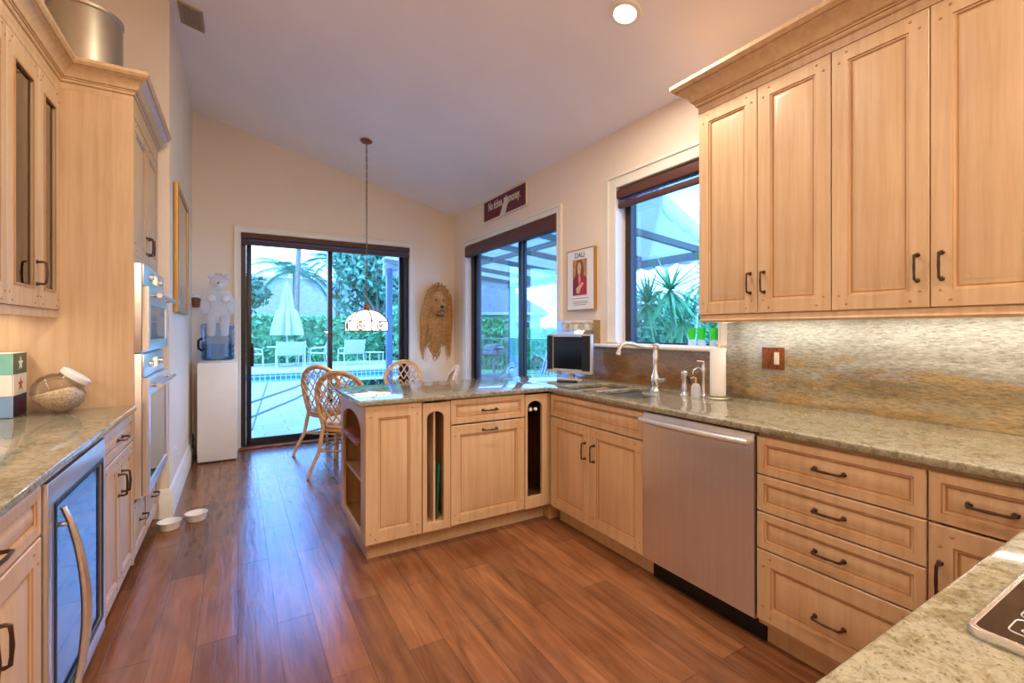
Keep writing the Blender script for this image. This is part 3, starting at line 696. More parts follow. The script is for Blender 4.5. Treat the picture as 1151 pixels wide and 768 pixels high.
# ovens
def oven(label, z0, h, ctl, slim):
    t = thing('wall_oven', label, 'oven', (XF, 3.062+.0475, z0), 90)
    W = .767; b = B(); b.box(0, W, -.046, .50, 0, h, .002); b.build('body', 'stainless', t)
    c = B().box(.002, W-.002, -.056, -.0465, h-ctl, h-.003, .002).build('control_panel', 'stainless', t)
    B().box(W/2-.075, W/2+.075, -.0585, -.0563, h-ctl*.72, h-ctl*.28).build('display', 'lcd', c)
    for x in (.20, .56): B().lathe([(.017, 0), (.015, .018), (0, .02)], 14, (x, -.0565, h-ctl*.5), (0, -1, 0)).build('knob', 'chrome', c)
    d = B(); zt = h-ctl-.006; d.plate(rect(.002, W-.002, .012, zt), [rect(.06, W-.06, .07, zt-.095)], -.078, -.047, 'xz', bev=.003); d = d.build('oven_door', 'stainless', t)
    B().box(.061, W-.061, -.072, -.056, .071, zt-.096).build('door_window', 'appliance_glass', d)
    b = B(); zz = zt-.045; b.tube([(.05, -.118, zz), (W-.05, -.118, zz)], .013, 12)
    for x in (.09, W-.09): b.tube([(x, -.078, zz), (x, -.118, zz)], .009, 8)
    b.build('bar_handle', 'chrome', d)
oven('stainless upper wall oven with a bar handle in the tall cabinet', 1.181, .478, .115, True)
oven('large stainless lower wall oven in the tall cabinet', .409, .768, .125, False)
# glass door wall cabinets
def glass_upper(label, y0, w1, w2, p):
    t = thing('glass_wall_cabinet', label, 'cabinet', (-.765, y0, 1.40), 90)
    w = w1+w2; d = .313; h = 1.085; k = .018
    b = B(); b.box(0, k, 0, d, 0, h); b.box(w-k, w, 0, d, 0, h); b.box(k, w-k, 0, d, 0, k); b.box(k, w-k, 0, d, h-k, h); b.build('carcass', 'maple', t)
    B().box(k, w-k, d-.01, d, k, h-k).build('back_panel', 'maple_inside', t)
    for z in (.29, .55, .80): B().box(k, w-k, .025, d-.0105, z, z+.016).build('shelf', 'maple_inside', t)
    for i, (x0, ww) in enumerate(((0, w1), (w1, w2))):
        o = B(); fw = .066
        o.plate(rect(x0+.0015, x0+ww-.0015, .001, h-.001-.03), [rect(x0+fw, x0+ww-fw, .088, h-.125)], -T, -.0005, 'xz', bev=.003)
        for a, c in ((.02, .05), (.045, .02)):
            for sx in (0, 1):
                for sz in (0, 1): o.lathe([(.0055, 0), (.003, .0028), (0, .003)], 8, (x0+(ww-a if sx else a), -T, (h-.032-c) if sz else c), (0, -1, 0), 1)
        o.plate(rect(x0+fw-.006, x0+ww-fw+.006, .082, h-.119), [rect(x0+fw+.003, x0+ww-fw-.003, .091, h-.128)], -T-.004, -T-.0002, 'xz', mi=1)
        d_ = o.build('glass_door', ['maple', 'glaze'], t)
        B().box(x0+fw-.003, x0+ww-fw+.003, -.013, -.008, .085, h-.122).build('glass_pane', 'cabinet_glass', d_)
        pull(d_, x0+p[i], .15)
    B().box(0, w, -.012, .004, -.036, -.0005).build('bottom_rail', 'maple', t)
    B().box(0, w, -.0195, -.0005, h-.029, h).build('top_rail', 'maple', t)
    return t
glass_upper('maple glass door cabinet above the counter beside the tall oven cabinet', 2.462, .325, .272, (.297, .352))
glass_upper('maple glass door cabinet cut by the left edge of the photo', 1.80, .33, .33, (.30, .63))
b = B(); b.moulding([(-.465, 3.917), (-.465, 3.062), (-.745, 3.062), (-.745, 1.80)], [(o*.68, 2.4855+z*.84) for o, z in CROWN], 0, CG); o = b.build('crown_moulding', ['maple', 'glaze'], smooth=25); tag(o, 'stepped maple crown moulding along the tops of the left cabinets', 'moulding')
# glassware on the shelves behind the glass
def tumbler(y, z, label, r=.035, h=.12):
    t = B().lathe([(0, .004), (r*.8, .004), (r*.8, 0), (r, h), (r*.93, h), (r*.74, .008), (0, .008)], 16).build('drinking_glass', 'clear_glass'); t.location = (-.87, y, z); tag(t, label, 'glass', 'glassware in the left cabinet')
for y, zz, nm in ((2.56, .566, 'clear drinking glass on the middle shelf behind the left glass door'), (2.68, .566, 'clear drinking glass on the middle shelf near the door stile'), (2.62, .306, 'clear drinking glass on the lowest shelf behind the left glass door'), (2.93, .306, 'clear drinking glass on the lowest shelf behind the right glass door'), (2.92, .566, 'clear drinking glass on the middle shelf behind the right glass door')):
    tumbler(y, 1.40+zz+.0005, nm)

# ---------------------------------------------------------------- countertops, backsplash, sink
bowl_a = rrect(1.93, 2.35, 2.30, 2.60, .06, 4)
bowl_b = [(1.93, 1.94), (1.945, 1.905), (1.98, 1.89), (2.10, 1.89), (2.135, 1.91), (2.15, 1.945), (2.16, 2.06), (2.20, 2.10), (2.31, 2.12), (2.345, 2.145), (2.35, 2.18), (2.345, 2.235), (2.30, 2.26), (1.98, 2.26), (1.945, 2.245), (1.93, 2.21)]
b = B(); b.plate([(1.8155, .2705), (XW-.001, .2705), (XW-.001, 3.34), (1.8155, 3.34)], [bowl_a, bowl_b], .885, .915, 'xy', bev=.007); o = b.build('countertop', 'counter_granite'); tag(o, 'speckled granite countertop with the sink, along the right wall', 'countertop')
b = B(); b.plate([(.565, 2.582), (1.8145, 2.582), (1.8145, 3.34), (.565, 3.34)], (), .885, .915, 'xy', bev=.007); o = b.build('countertop', 'counter_granite'); tag(o, 'glossy granite countertop of the peninsula reflecting the glass doors', 'countertop')
b = B(); b.plate([(.40, -.40), (XW-.001, -.40), (XW-.001, .2695), (.40, .2695)], (), .885, .915, 'xy', bev=.007); o = b.build('countertop', 'counter_granite'); tag(o, 'granite countertop holding the black cooktop at the lower right corner', 'countertop')
b = B(); z0 = .9155
b.plate([(.272, 0), (2.884, 0), (3.394, 0), (3.394, 1.388-z0), (2.886, 1.388-z0), (2.886, 1.171-z0), (1.700, 1.171-z0), (1.700, 1.384-z0), (.272, 1.384-z0)], (), 2.48, XW-.001, 'yz')
o = b.build('backsplash', 'splash_granite'); o.location = (0, 0, z0); tag(o, 'polished gold and grey granite backsplash behind the right counter', 'backsplash')
t = thing('kitchen_sink', 'double bowl stainless sink set under the granite counter', 'sink', (2.14, 2.25, .70))
def bowl(poly, nm):
    b = B(); bm = b.bm; cx = sum(p[0] for p in poly)/len(poly); cy = sum(p[1] for p in poly)/len(poly)
    L = []
    for s, z in ((1.05, .884), (1.0, .884), (.985, .86), (.96, .74), (.90, .715)):
        L.append([bm.verts.new((cx+(x-cx)*s-2.14, cy+(y-cy)*s-2.25, z-.70)) for x, y in poly])
    for a, c in zip(L, L[1:]):
        for k in range(len(poly)): bm.faces.new((a[k], c[k], c[(k+1) % len(poly)], a[(k+1) % len(poly)]))
    bm.faces.new(L[-1]); o = b.build(nm, 'sink_steel', t, recalc=False)
    B().lathe([(.0, .0005), (.04, .0005), (.042, .004), (.036, .003), (0, .003)], 20, (cx-2.14, cy-2.25, .0155)).build('drain', 'chrome', o)
bowl(bowl_a, 'bowl'); bowl(bowl_b, 'bowl')
# faucet
t = thing('kitchen_faucet', 'chrome high neck kitchen faucet with a swan spout beside the sink', 'faucet', (2.262, 2.045, .9155))
b = B(); b.lathe([(0, 0), (.032, 0), (.033, .006), (.026, .014), (.022, .03), (.025, .05), (.028, .075), (.026, .10), (.018, .118), (.013, .15), (.015, .19), (.018, .225), (.013, .245), (.012, .268), (.021, .274), (.022, .296), (.012, .306), (0, .308)], 20); b.build('column', 'chrome', t)
b = B(); d = Vector((-.80, .42, 0)).normalized()
b.tube([d*.0+Vector((0, 0, .285)), d*.03+Vector((0, 0, .283)), d*.07+Vector((0, 0, .282)), d*.11+Vector((0, 0, .290)), d*.15+Vector((0, 0, .303)), d*.185+Vector((0, 0, .307)), d*.212+Vector((0, 0, .297)), d*.228+Vector((0, 0, .275)), d*.234+Vector((0, 0, .25))], [.012, .011, .011, .012, .013, .013, .013, .013, .013], 12)
b.lathe([(.013, 0), (.018, .006), (.018, .02), (.012, .024)], 14, tuple(d*.235+Vector((0, 0, .232)))); b.build('spout', 'chrome', t)
b = B(); b.tube([(0, 0, .075), (.0, -.035, .075), (.0, -.055, .078), (0, -.075, .082)], [.016, .015, .011, .012], 12); b.build('lever_handle', 'chrome', t)
t = thing('side_sprayer', 'chrome side sprayer with a dark grip right of the faucet', 'sprayer', (2.30, 1.855, .9155))
B().lathe([(0, 0), (.027, 0), (.026, .008), (.015, .02), (.017, .05), (.013, .075), (.016, .105), (.021, .12), (.020, .138), (.010, .145), (0, .146)], 16).build('body', 'chrome', t)
B().tube([(.0, -.014, .115), (.006, -.028, .095), (.007, -.033, .07)], [.008, .007, .004], 8).build('trigger', 'black_plastic', t)
t = thing('filter_tap', 'slim chrome filter tap with a top lever beside the paper towels', 'tap', (2.355, 1.765, .9155))
B().lathe([(0, 0), (.022, 0), (.020, .008), (.010, .025), (.012, .07), (.009, .10), (.014, .14), (.016, .16), (.010, .175), (.008, .19), (0, .192)], 16).build('body', 'chrome', t)
B().tube([(.0, -.002, .192), (0, 0, .203), (-.015, .035, .205)], .005, 8).build('lever', 'chrome', t)
B().tube([(0, 0, .15), (-.03, .015, .17), (-.055, .028, .155), (-.06, .03, .13)], .005, 8).build('spout', 'chrome', t)
t = thing('soap_dispenser', 'short clear soap dispenser in front of the filter tap', 'soap dispenser', (2.285, 1.765, .9155))
B().lathe([(0, 0), (.026, 0), (.026, .06), (.018, .075), (.010, .08), (0, .08)], 16).build('bottle', 'clear_plastic', t)
B().tube([(0, 0, .08), (0, 0, .11), (-.012, .006, .115), (-.03, .012, .108)], .005, 8).build('pump', 'chrome', t)
t = thing('paper_towel_holder', 'roll of white paper towels on a steel stand beneath the sill', 'paper towel', (2.345, 1.665, .9155))
b = B(); b.lathe([(0, 0), (.072, 0), (.074, .006), (.066, .012), (0, .014)], 28); b.tube([(0, 0, .012), (0, 0, .295)], .005, 8); b.ball((0, 0, .302), .010, 12, 8); b.ball((0, 0, .292), .014, 12, 8, sc=(1, 1, .5)); b.build('stand', 'pot_steel', t)
B().lathe([(.018, .016), (.041, .016), (.042, .02), (.042, .286), (.041, .289), (.018, .289)], 28).build('towel_roll', 'paper', t)
# switch plate
t = thing('light_switch_plate', 'copper double switch plate with one white switch on the granite backsplash', 'switch', (2.4795, 1.486, 1.093), -90)
B().box(0, .12, -.006, 0, 0, .118, .002).build('plate', 'switch_copper', t)
B().box(.024, .052, -.009, -.0062, .026, .092, .0015).build('rocker', 'switch_copper', t); B().box(.068, .096, -.009, -.0062, .026, .092, .0015).build('rocker', 'switch_white', t)['label'] = 'white rocker switch'
for z in (.012, .106):
    for x in (.038, .082): B().lathe([(.004, 0), (.003, .0015), (0, .0015)], 8, (x, -.006, z), (0, -1, 0)).build('screw', 'bronze', t)
# cooktop
t = thing('glass_cooktop', 'black glass cooktop with a bright metal rim at the lower right corner', 'cooktop', (.795, -.34, .9155))
B().plate(rrect(0, .78, 0, .552, .012, 3), [rrect(.006, .774, .006, .546, .010, 3)], 0, .012, 'xy', bev=.001).build('rim', 'chrome', t)
g = B().box(.0063, .7737, .0063, .5457, .002, .0114).build('glass_top', 'black_ceramic', t)
for cx, cy, r in ((.20, .38, .10), (.20, .16, .075), (.58, .38, .075), (.58, .16, .10)):
    B().tube([(cx+r*math.cos(q*PI/20), cy+r*math.sin(q*PI/20), .0118) for q in range(40)], .0008, 4, closed=True).build('burner_ring', 'ink_grey', g)
for cx, cy in ((.052, .508), (.052, .462), (.105, .508)):
    b = B(); b.tube([(x, y, .0118) for x, y in rrect(cx-.022, cx+.022, cy-.014, cy+.014, .008, 3)], .0009, 4, closed=True)
    for q in (-.008, .008): b.tube([(cx+q+.004*math.cos(a*PI/5), cy+.004*math.sin(a*PI/5), .0118) for a in range(10)], .0008, 4, closed=True)
    b.build('touch_control', 'silver_plastic', g)
# television
t = thing('television', 'small silver flat television with a black screen in the counter corner', 'television', (2.233, 2.884, .9155), -71.7)
b = B(); b.plate(rrect(-.205, .205, .052, .358, .008, 3), [rect(-.148, .122, .085, .338)], -.018, .018, 'xz', bev=.003); b.build('bezel', 'silver_plastic', t)
B().box(-.204, -.1485, -.0215, -.0185, .078, .346, .001).build('speaker_panel', 'black_plastic', t); B().box(.1225, .196, -.0215, -.0185, .078, .346, .001).build('speaker_panel', 'black_plastic', t)
B().box(-.147, .121, -.012, .016, .086, .337).build('screen', 'screen_black', t)
B().box(-.17, .17, .0185, .055, .09, .33, .012).build('back_shell', 'silver_plastic', t)
b = B(); b.tube([(0, .03, .012), (0, .03, .06)], .025, 12); b.plate([(-.10+.11, 0)] and [(x*.115, .0+y*.075) for x, y in arc(0, 0, 1, 0, 360, 24)[:-1]], (), 0, .014, 'xy', bev=.003); b.build('stand', 'silver_plastic', t)
for x in (-.10, -.085, -.07): B().lathe([(.005, 0), (.004, .003), (0, .003)], 8, (x, -.018, .063), (0, -1, 0)).build('button', 'jacket_maroon' if x == -.085 else 'dark_metal', t)
t = thing('remote_control', 'dark remote control lying on the counter below the television', 'remote', (2.10, 2.74, .9155), -40)
B().box(-.075, .075, -.02, .02, 0, .018, .005).build('case', 'black_plastic', t)
for i in range(5):
    for j in (-1, 0, 1): B().box(-.055+.02*i, -.045+.02*i, j*.011-.003, j*.011+.003, .0181, .0195).build('button', 'ink_grey', t)
# cups on the window sill
def cup(y, label):
    t = thing('drinking_glass', label, 'glass', (2.575, y, 1.203), group='green glasses on the sink window sill')
    B().lathe([(0, 0), (.026, 0), (.027, .004), (.024, .035), (.008, .040), (0, .040)], 16).build('base', 'clear_plastic', t)
    B().lathe([(0, .0405), (.018, .0405), (.024, .06), (.030, .115), (.028, .115), (.022, .062), (0, .055)], 16).build('bowl', 'green_drink', t)
cup(2.018, 'leftmost green glass on the sink window sill'); cup(1.945, 'middle green glass on the sink window sill'); cup(1.855, 'rightmost green glass on the sink window sill, nearest the wall cabinet')

# ---------------------------------------------------------------- left counter things
t = thing('star_tin', 'square tin box with stars and coloured bands on the left counter', 'box', (-.94, 2.955, .9155), 2)
b = B(); b.box(-.085, .085, -.083, .083, 0, .285, .003); b.build('tin_body', 'tin_white', t)
for k, (mf, mr_) in enumerate((('tin_blue', 'tin_navy'), ('tin_white', 'tin_white'), ('tin_teal', 'tin_green'))):
    z0, z1 = .003+.094*k, .095+.094*k
    B().box(-.083, .083, -.0865, -.0832, z0, z1).build('colour_band', mf, t); B().box(.0852, .088, -.081, .081, z0, z1).build('colour_band', mr_, t)
    pts = [( (.034 if i % 2 == 0 else .014)*math.sin(2*PI*i/10)+.0, (.034 if i % 2 == 0 else .014)*math.cos(2*PI*i/10)+(z0+z1)/2) for i in range(10)]
    B().plate(pts, (), .0882, .0892, 'yz').build('star', ('star_red', 'star_red', 'cream')[k] if k != 0 else 'jacket_maroon', t)
t = thing('treat_jar', 'tilted clear glass jar of pet kibble with a white lid', 'jar', (-.705, 2.92, .9155))
ax = Vector((.62, .10, .78)).normalized(); M = rot_to(ax)
prof = [(0, -.075), (.055, -.072), (.085, -.05), (.098, -.015), (.096, .02), (.080, .052), (.058, .068), (.056, .084)]
c = Vector((-.01, 0, .0965))
B().lathe([(r, z) for r, z in prof], 32, tuple(c), tuple(ax)).build('jar_glass', 'jar_clear', t)
b = B(); b.lathe([(0, .08), (.060, .08), (.063, .086), (.062, .104), (.05, .110), (0, .112)], 28, tuple(c), tuple(ax)); b.build('lid', 'white_plastic', t)
b = B(); q = bmesh.ops.create_icosphere(b.bm, subdivisions=4, radius=.092)
for v in b.bm.verts:
    co = v.co.copy(); h = co.dot(ax)
    if h > .048: co -= ax*(h-.048)*.9
    if h < -.068: co += ax*(-.068-h)
    top = .012+.25*co.x
    if co.z > top: co.z = top+random.uniform(-.002, .002)
    v.co = co + c + Vector([random.uniform(-.0012, .0012) for _ in range(3)])
o = b.build('kibble', 'kibble', t, smooth=0); o['kind'] = 'stuff'
# stock pot on the cabinet
t = thing('stock_pot', 'tall brushed metal stock pot on top of the tall cabinet', 'pot', (-.735, 3.47, 2.4855))
b = B(); b.lathe([(0, 0), (.150, 0), (.158, .008), (.160, .02), (.160, .57), (.166, .576), (.166, .582), (.156, .582), (.154, .57), (.154, .03), (0, .03)], 40); b.build('pot_body', 'pot_steel', t)
b = B(); b.lathe([(0, .5835), (.163, .5835), (.165, .592), (.13, .604), (.04, .612), (0, .613)], 40); ld = b.build('lid', 'pot_steel', t)
B().tube([(-.06, 0, .610), (-.055, 0, .65), (0, 0, .66), (.055, 0, .65), (.06, 0, .610)], .009, 10).build('lid_handle', 'pot_steel', ld)
# floor vent on the ceiling
t = thing('air_vent', 'tan slatted air vent in the sloped ceiling above the left cabinets', 'vent', (-.285, 4.05, zc(-.285)-.0008)); t.rotation_euler = (0, math.atan(.249), 0)
b = B(); b.plate(rect(-.075, .075, -.13, .13), [rect(-.058, .058, -.113, .113)], -.012, -.0005, 'xy'); b.build('vent_frame', 'vent_tan', t)
B().box(-.058, .058, -.113, .113, -.003, -.0008).build('duct_back', 'black_plastic', t)
for i in range(7):
    x = -.050+.0167*i
    b = B(); b.plate([(x-.006, -.011), (x-.003, -.011), (x+.006, -.0035), (x+.003, -.0035)], (), -.1125, .1125, 'xz'); b.build('louver', 'vent_tan', t)
# bowls
def pbowl(x, y, label):
    t = B().lathe([(0, .0), (.05, 0), (.055, .004), (.063, .045), (.068, .052), (.062, .052), (.05, .012), (0, .010)], 28).build('pet_bowl', 'white_ceramic'); t.location = (x, y, .0005); tag(t, label, 'bowl')
pbowl(-.385, 3.76, 'white pet bowl on the floor nearer the tall cabinet'); pbowl(-.245, 3.84, 'white pet bowl on the floor, right of the other bowl')

# ---------------------------------------------------------------- pictures and signs
t = thing('wall_sign', 'dark red lettered wooden sign on the wall above the side sliding door', 'sign', (XW-.0005, 4.942, 2.578), -90)
W, H = .968, .255
B().plate(rect(0, W, 0, H), [rect(.014, W-.014, .014, H-.014)], -.026, 0, 'xz', bev=.003).build('frame', 'cream', t)
B().box(.0145, W-.0145, -.016, -.002, .0145, H-.0145).build('board', 'sign_red', t)
text_part('No tickee, no money.', .135, 'cream', t, (.485, -.0195, .163), sx=.60)
b = B(); b.plate([(.40, .015), (.53, .015), (.56, .09), (.60, .13), (.585, .20), (.565, .16), (.55, .21), (.53, .205), (.53, .165), (.51, .20), (.49, .19), (.49, .15), (.455, .10)], (), -.0185, -.0165, 'xz'); b.build('ticket_emblem', 'cream', t)
t = thing('framed_poster', 'framed poster of a figure in a red jacket between the side door and sink window', 'poster', (XW-.0005, 3.297, 1.478), -90)
W, H = .369, .522
B().plate(rect(0, W, 0, H), [rect(.006, W-.006, .006, H-.006)], -.032, 0, 'xz', bev=.001).build('frame', 'gold_frame', t)
B().box(.0065, W-.0065, -.028, -.001, .0065, H-.0065).build('poster_sheet', 'paper', t)
px0, px1, pz0, pz1 = .085, .275, .125, .435
a = B().box(px0, px1, -.0288, -.0282, pz0, pz1).build('picture', 'art_back', t)
def art(nm, mat, pts, d): B().plate([(px0+(px1-px0)*u, pz0+(pz1-pz0)*v) for u, v in pts], (), -.0288-.0004*d, -.0289-.0004*(d-1), 'xz').build(nm, mat, a)
art('hair', 'hair_brown', [(.22, .55), (.24, .85), (.36, .97), (.58, .98), (.74, .88), (.80, .65), (.72, .5), (.4, .5)], 1)
art('jacket', 'jacket_red', [(.02, .02), (.02, .44), (.25, .58), (.42, .52), (.58, .50), (.80, .56), (.98, .46), (.98, .02)], 2)
art('jacket_side', 'jacket_maroon', [(.02, .02), (.02, .44), (.25, .58), (.40, .30), (.34, .02)], 3)
art('face', 'skin_tone', [(.38, .62), (.34, .80), (.42, .92), (.54, .92), (.62, .80), (.58, .64), (.52, .56), (.58, .40), (.46, .30), (.44, .56)], 4)
art('hand', 'skin_tone', [(.28, .06), (.26, .20), (.46, .28), (.70, .36), (.80, .32), (.60, .20), (.48, .06)], 5)
text_part('DALI', .062, 'ink_grey', t, (W/2-.005, -.0284, .468))
for i, (w, z) in enumerate(((.23, .098), (.20, .070), (.20, .056), (.16, .042))):
    B().box(W/2-w/2, W/2+w/2, -.0286, -.0282, z, z+.004).build('caption_line', 'ink_grey', t)
t = thing('framed_picture', 'large gold framed picture on the dining side of the left wall', 'picture', (XP+.0005, 4.20, 1.44), 90)
W, H = .86, .96
B().plate(rect(0, W, 0, H), [rect(.045, W-.045, .045, H-.045)], -.032, 0, 'xz', bev=.006).build('frame', 'gold_frame', t)
B().box(.0455, W-.0455, -.016, -.003, .0455, H-.0455).build('mat_board', 'paper', t); B().box(.16, W-.16, -.0185, -.0163, .16, H-.16).build('picture', 'art_back', t)
B().box(.0455, W-.0455, -.023, -.020, .0455, H-.0455).build('glass_pane', 'cabinet_glass', t)
t = thing('wall_planter', 'small brown tapered wall pot with a white top beside the picture', 'wall pot', (-.372, YB-.001, 1.545))
B().lathe([(0, 0), (.030, 0), (.044, .10), (.040, .10), (0, .095)], 16, (0, -.046, 0)).build('pot', 'hair_brown', t); B().ball((0, -.046, .103), .046, 16, 10, sc=(1, .95, .75)).build('white_top', 'white_ceramic', t)
t = thing('power_outlet', 'white outlet plate low on the dining left wall', 'outlet', (XP+.0005, 5.15, .255), 90); B().box(0, .075, -.006, 0, 0, .115, .002).build('plate', 'white_plastic', t)
for z in (.03, .07): B().box(.025, .05, -.008, -.0062, z, z+.022).build('socket', 'silver_plastic', t)
t = thing('power_outlet', 'white outlet plate just above the baseboard near the pet bowls', 'outlet', (XP+.0005, 4.30, .30), 90); B().box(0, .075, -.006, 0, 0, .115, .002).build('plate', 'white_plastic', t)
for z in (.03, .07): B().box(.025, .05, -.008, -.0062, z, z+.022).build('socket', 'silver_plastic', t)

# lion wall hanging in the corner
t = thing('lion_wall_hanging', 'lion head wall hanging with a long raffia mane between the two sliding doors', 'wall hanging', (2.275, YB-.001, .86))
C = Vector((0, -.10, .80))
b = B(); bm = b.bm; bmesh.ops.create_icosphere(bm, subdivisions=4, radius=1)
def g(x, z, cx, cz, s): return math.exp(-((x-cx)**2+(z-cz)**2)/s**2)
for v in bm.verts:
    x, y, z = v.co; f = max(0, -y)
    yy = y*.075
    yy -= f*(.060*g(x, z, 0, -.42, .42) + .045*g(x, z, 0, .05, .22) + .030*g(x, z, 0, -.28, .18))
    yy += f*(.030*g(x, z, .40, .14, .18) + .030*g(x, z, -.40, .14, .18) + .018*g(x, z, 0, -.60, .08))
    yy -= f*(.02*g(x, z, .42, .36, .2) + .02*g(x, z, -.42, .36, .2))
    v.co = Vector((x*.115*(1-.18*max(0, -z)), yy, z*.185))+C
b.build('face', 'lion_fur', t, smooth=80)
for s in (-1, 1):
    B().ball((s*.046, -.155, .835), .013, 12, 8, sc=(1.3, .6, .7)).build('eye', 'lion_dark', t)
    B().tube([(s*.024, -.166, .842), (s*.046, -.166, .852), (s*.070, -.150, .842)], [.003, .006, .003], 6).build('brow', 'lion_dark', t)
    B().ball((s*.105, -.09, .955), .034, 12, 8, sc=(1, .5, 1)).build('ear', 'lion_fur', t)
B().ball((0, -.252, .752), .024, 12, 8, sc=(1.25, .5, .8)).build('nose', 'lion_dark', t)
b = B(); b.tube([(-.050, -.214, .682), (-.028, -.238, .694), (0, -.246, .706), (.028, -.238, .694), (.050, -.214, .682)], .005, 6); b.tube([(0, -.25, .74), (0, -.248, .708)], .004, 6); b.build('mouth', 'lion_dark', t)
b = B(); b.tube([(-.06, -.17, .655), (-.02, -.195, .635), (.03, -.19, .637), (.06, -.165, .655)], [.004, .012, .012, .004], 6); b.build('chin_tuft', 'lion_dark', t)
R_ = random.Random(3)
def strand(a, r0, L, rr):
    x0, z0 = .135*math.cos(a)*r0, .80+.24*math.sin(a)*r0*.92
    pts = []; out = R_.uniform(.02, .055)*(.4+abs(math.cos(a)))
    for i in range(7):
        q = i/6; x = x0+(math.copysign(out, math.cos(a)) if abs(x0) > .02 else R_.uniform(-.01, .01))*math.sin(min(1, q*2.2)*PI/2)+R_.uniform(-.004, .004)
        y = -.10+.085*q**.6+R_.uniform(-.004, .004)-(.05*(1-q) if math.sin(a) > .2 else .03*(1-q))
        z = z0+.05*math.sin(min(1, q*3)*PI)*max(0, math.sin(a))-L*q**1.1
        pts.append((max(-.225, min(.218, x)), min(-.008, y), max(.01, z)))
    return pts, [rr*(1-.75*i/6) for i in range(7)]
b = B()
b.ball((0, -.06, .80), 1, 24, 16, sc=(.165, .05, .25))
for i in range(230):
    a = R_.uniform(-.25, PI+.25); L = R_.uniform(.42, .74)*(1 if abs(math.cos(a)) > .35 else .9)
    p, r = strand(a, R_.uniform(.75, 1.25), L, R_.uniform(.006, .012)); b.tube(p, r, 5)
for i in range(70):
    x = R_.uniform(-.12, .13); zt = R_.uniform(.60, .72); L = R_.uniform(.3, .48) if abs(x) > .05 else R_.uniform(.40, zt-.02)
    b.tube([(x+R_.uniform(-.01, .01)*q, -.10+.02*q, zt-L*q/5) for q in range(6)], [.011, .011, .010, .008, .006, .003], 5)
o = b.build('mane', 'raffia', t, smooth=60); o['kind'] = 'stuff'

# ---------------------------------------------------------------- water dispenser and what stands on it
t = thing('water_dispenser', 'white floor standing water dispenser in the corner by the back sliding door', 'water dispenser', (-.172, 5.60, 0))
b = B(); b.box(-.168, .168, -.18, .19, .012, .985, .012); b.build('body', 'white_plastic', t); B().box(-.155, .155, -.165, .18, 0, .0118).build('base', 'black_plastic', t)
B().lathe([(0, .9855), (.145, .9855), (.148, .995), (.13, 1.004), (0, 1.004)], 28).build('top_collar', 'white_plastic', t)
t = thing('water_jug', 'blue translucent water jug on top of the white dispenser', 'water jug', (-.175, 5.60, 1.0045))
prof = [(0, 0), (.13, 0), (.146, .02)]
for i in range(5): prof += [(.146, .03+.06*i), (.146, .05+.06*i), (.140, .06+.06*i), (.140, .07+.06*i), (.146, .08+.06*i)]
prof += [(.146, .345), (.128, .368), (.05, .374), (0, .375)]
B().lathe(prof, 32).build('jug_body', 'jug_blue', t)
B().lathe([(0, .004), (.138, .004), (.138, .16), (0, .16)], 28).build('water', 'jug_blue', t)
b = B(); b.tube([(-.13, -.06, .10), (-.158, -.075, .12), (-.16, -.078, .16), (-.158, -.075, .20), (-.13, -.06, .22)], .012, 10); b.build('handle', 'dark_metal', t)
t = thing('plush_doll', 'white translucent seated doll on the blue water jug', 'doll', (-.165, 5.50, 1.38))
bm = bmesh.new(); sk = bm.verts.layers.skin.verify()
J = {}
def jv(n, co, r):
    v = bm.verts.new(co); v[sk].radius = (r, r*.85); J[n] = v
jv('hip', (0, .02, .055), .085); jv('waist', (0, .015, .15), .080); jv('chest', (0, .01, .25), .072); jv('neck', (0, .005, .325), .034)
jv('shl', (-.085, .01, .285), .040); jv('ell', (-.125, -.02, .18), .036); jv('hal', (-.10, -.07, .085), .034)
jv('shr', (.085, .01, .285), .040); jv('elr', (.125, -.02, .18), .036); jv('har', (.10, -.07, .085), .034)
jv('thl', (-.055, -.06, .045), .050); jv('knl', (-.055, -.145, .02), .044); jv('fol', (-.055, -.155, -.14), .034)
jv('thr', (.055, -.06, .045), .050); jv('knr', (.055, -.145, .02), .044); jv('for', (.055, -.155, -.14), .034)
for a, c in (('hip', 'waist'), ('waist', 'chest'), ('chest', 'neck'), ('chest', 'shl'), ('shl', 'ell'), ('ell', 'hal'), ('chest', 'shr'), ('shr', 'elr'), ('elr', 'har'), ('hip', 'thl'), ('thl', 'knl'), ('knl', 'fol'), ('hip', 'thr'), ('thr', 'knr'), ('knr', 'for')): bm.edges.new((J[a], J[c]))
J['hip'][sk].use_root = True
me = bpy.data.meshes.new('doll_body'); bm.to_mesh(me); bm.free(); me.materials.append(MATS['clear_plastic'])
o = bpy.data.objects.new('doll_body', me); COL.objects.link(o); o.parent = t
o.modifiers.new('skin', 'SKIN').use_smooth_shade = True; s = o.modifiers.new('sub', 'SUBSURF'); s.levels = 2; s.render_levels = 2
h = B().ball((0, 0, .40), .078, 20, 14, sc=(1, .9, 1)).build('head', 'clear_plastic', t)
for s in (-1, 1): B().ball((s*.062, 0, .465), .030, 12, 8).build('ear', 'clear_plastic', h)
B().ball((0, -.068, .385), .034, 14, 10, sc=(1, .7, .8)).build('muzzle', 'white_plastic', h); B().ball((0, -.094, .395), .009, 8, 6).build('nose', 'dark_metal', h)
b = B()
for i in range(4): b.tube([(-.02+.015*i, 0, .475), (-.022+.016*i, -.004, .497)], [.004, .003], 6)
b.build('hair_tuft', 'dark_metal', h)
for s in (-1, 1): B().ball((s*.055, -.07, .24), .036, 14, 10, sc=(1, .6, 1)).build('round_pad', 'white_plastic', t)
b = B(); R2 = random.Random(5)
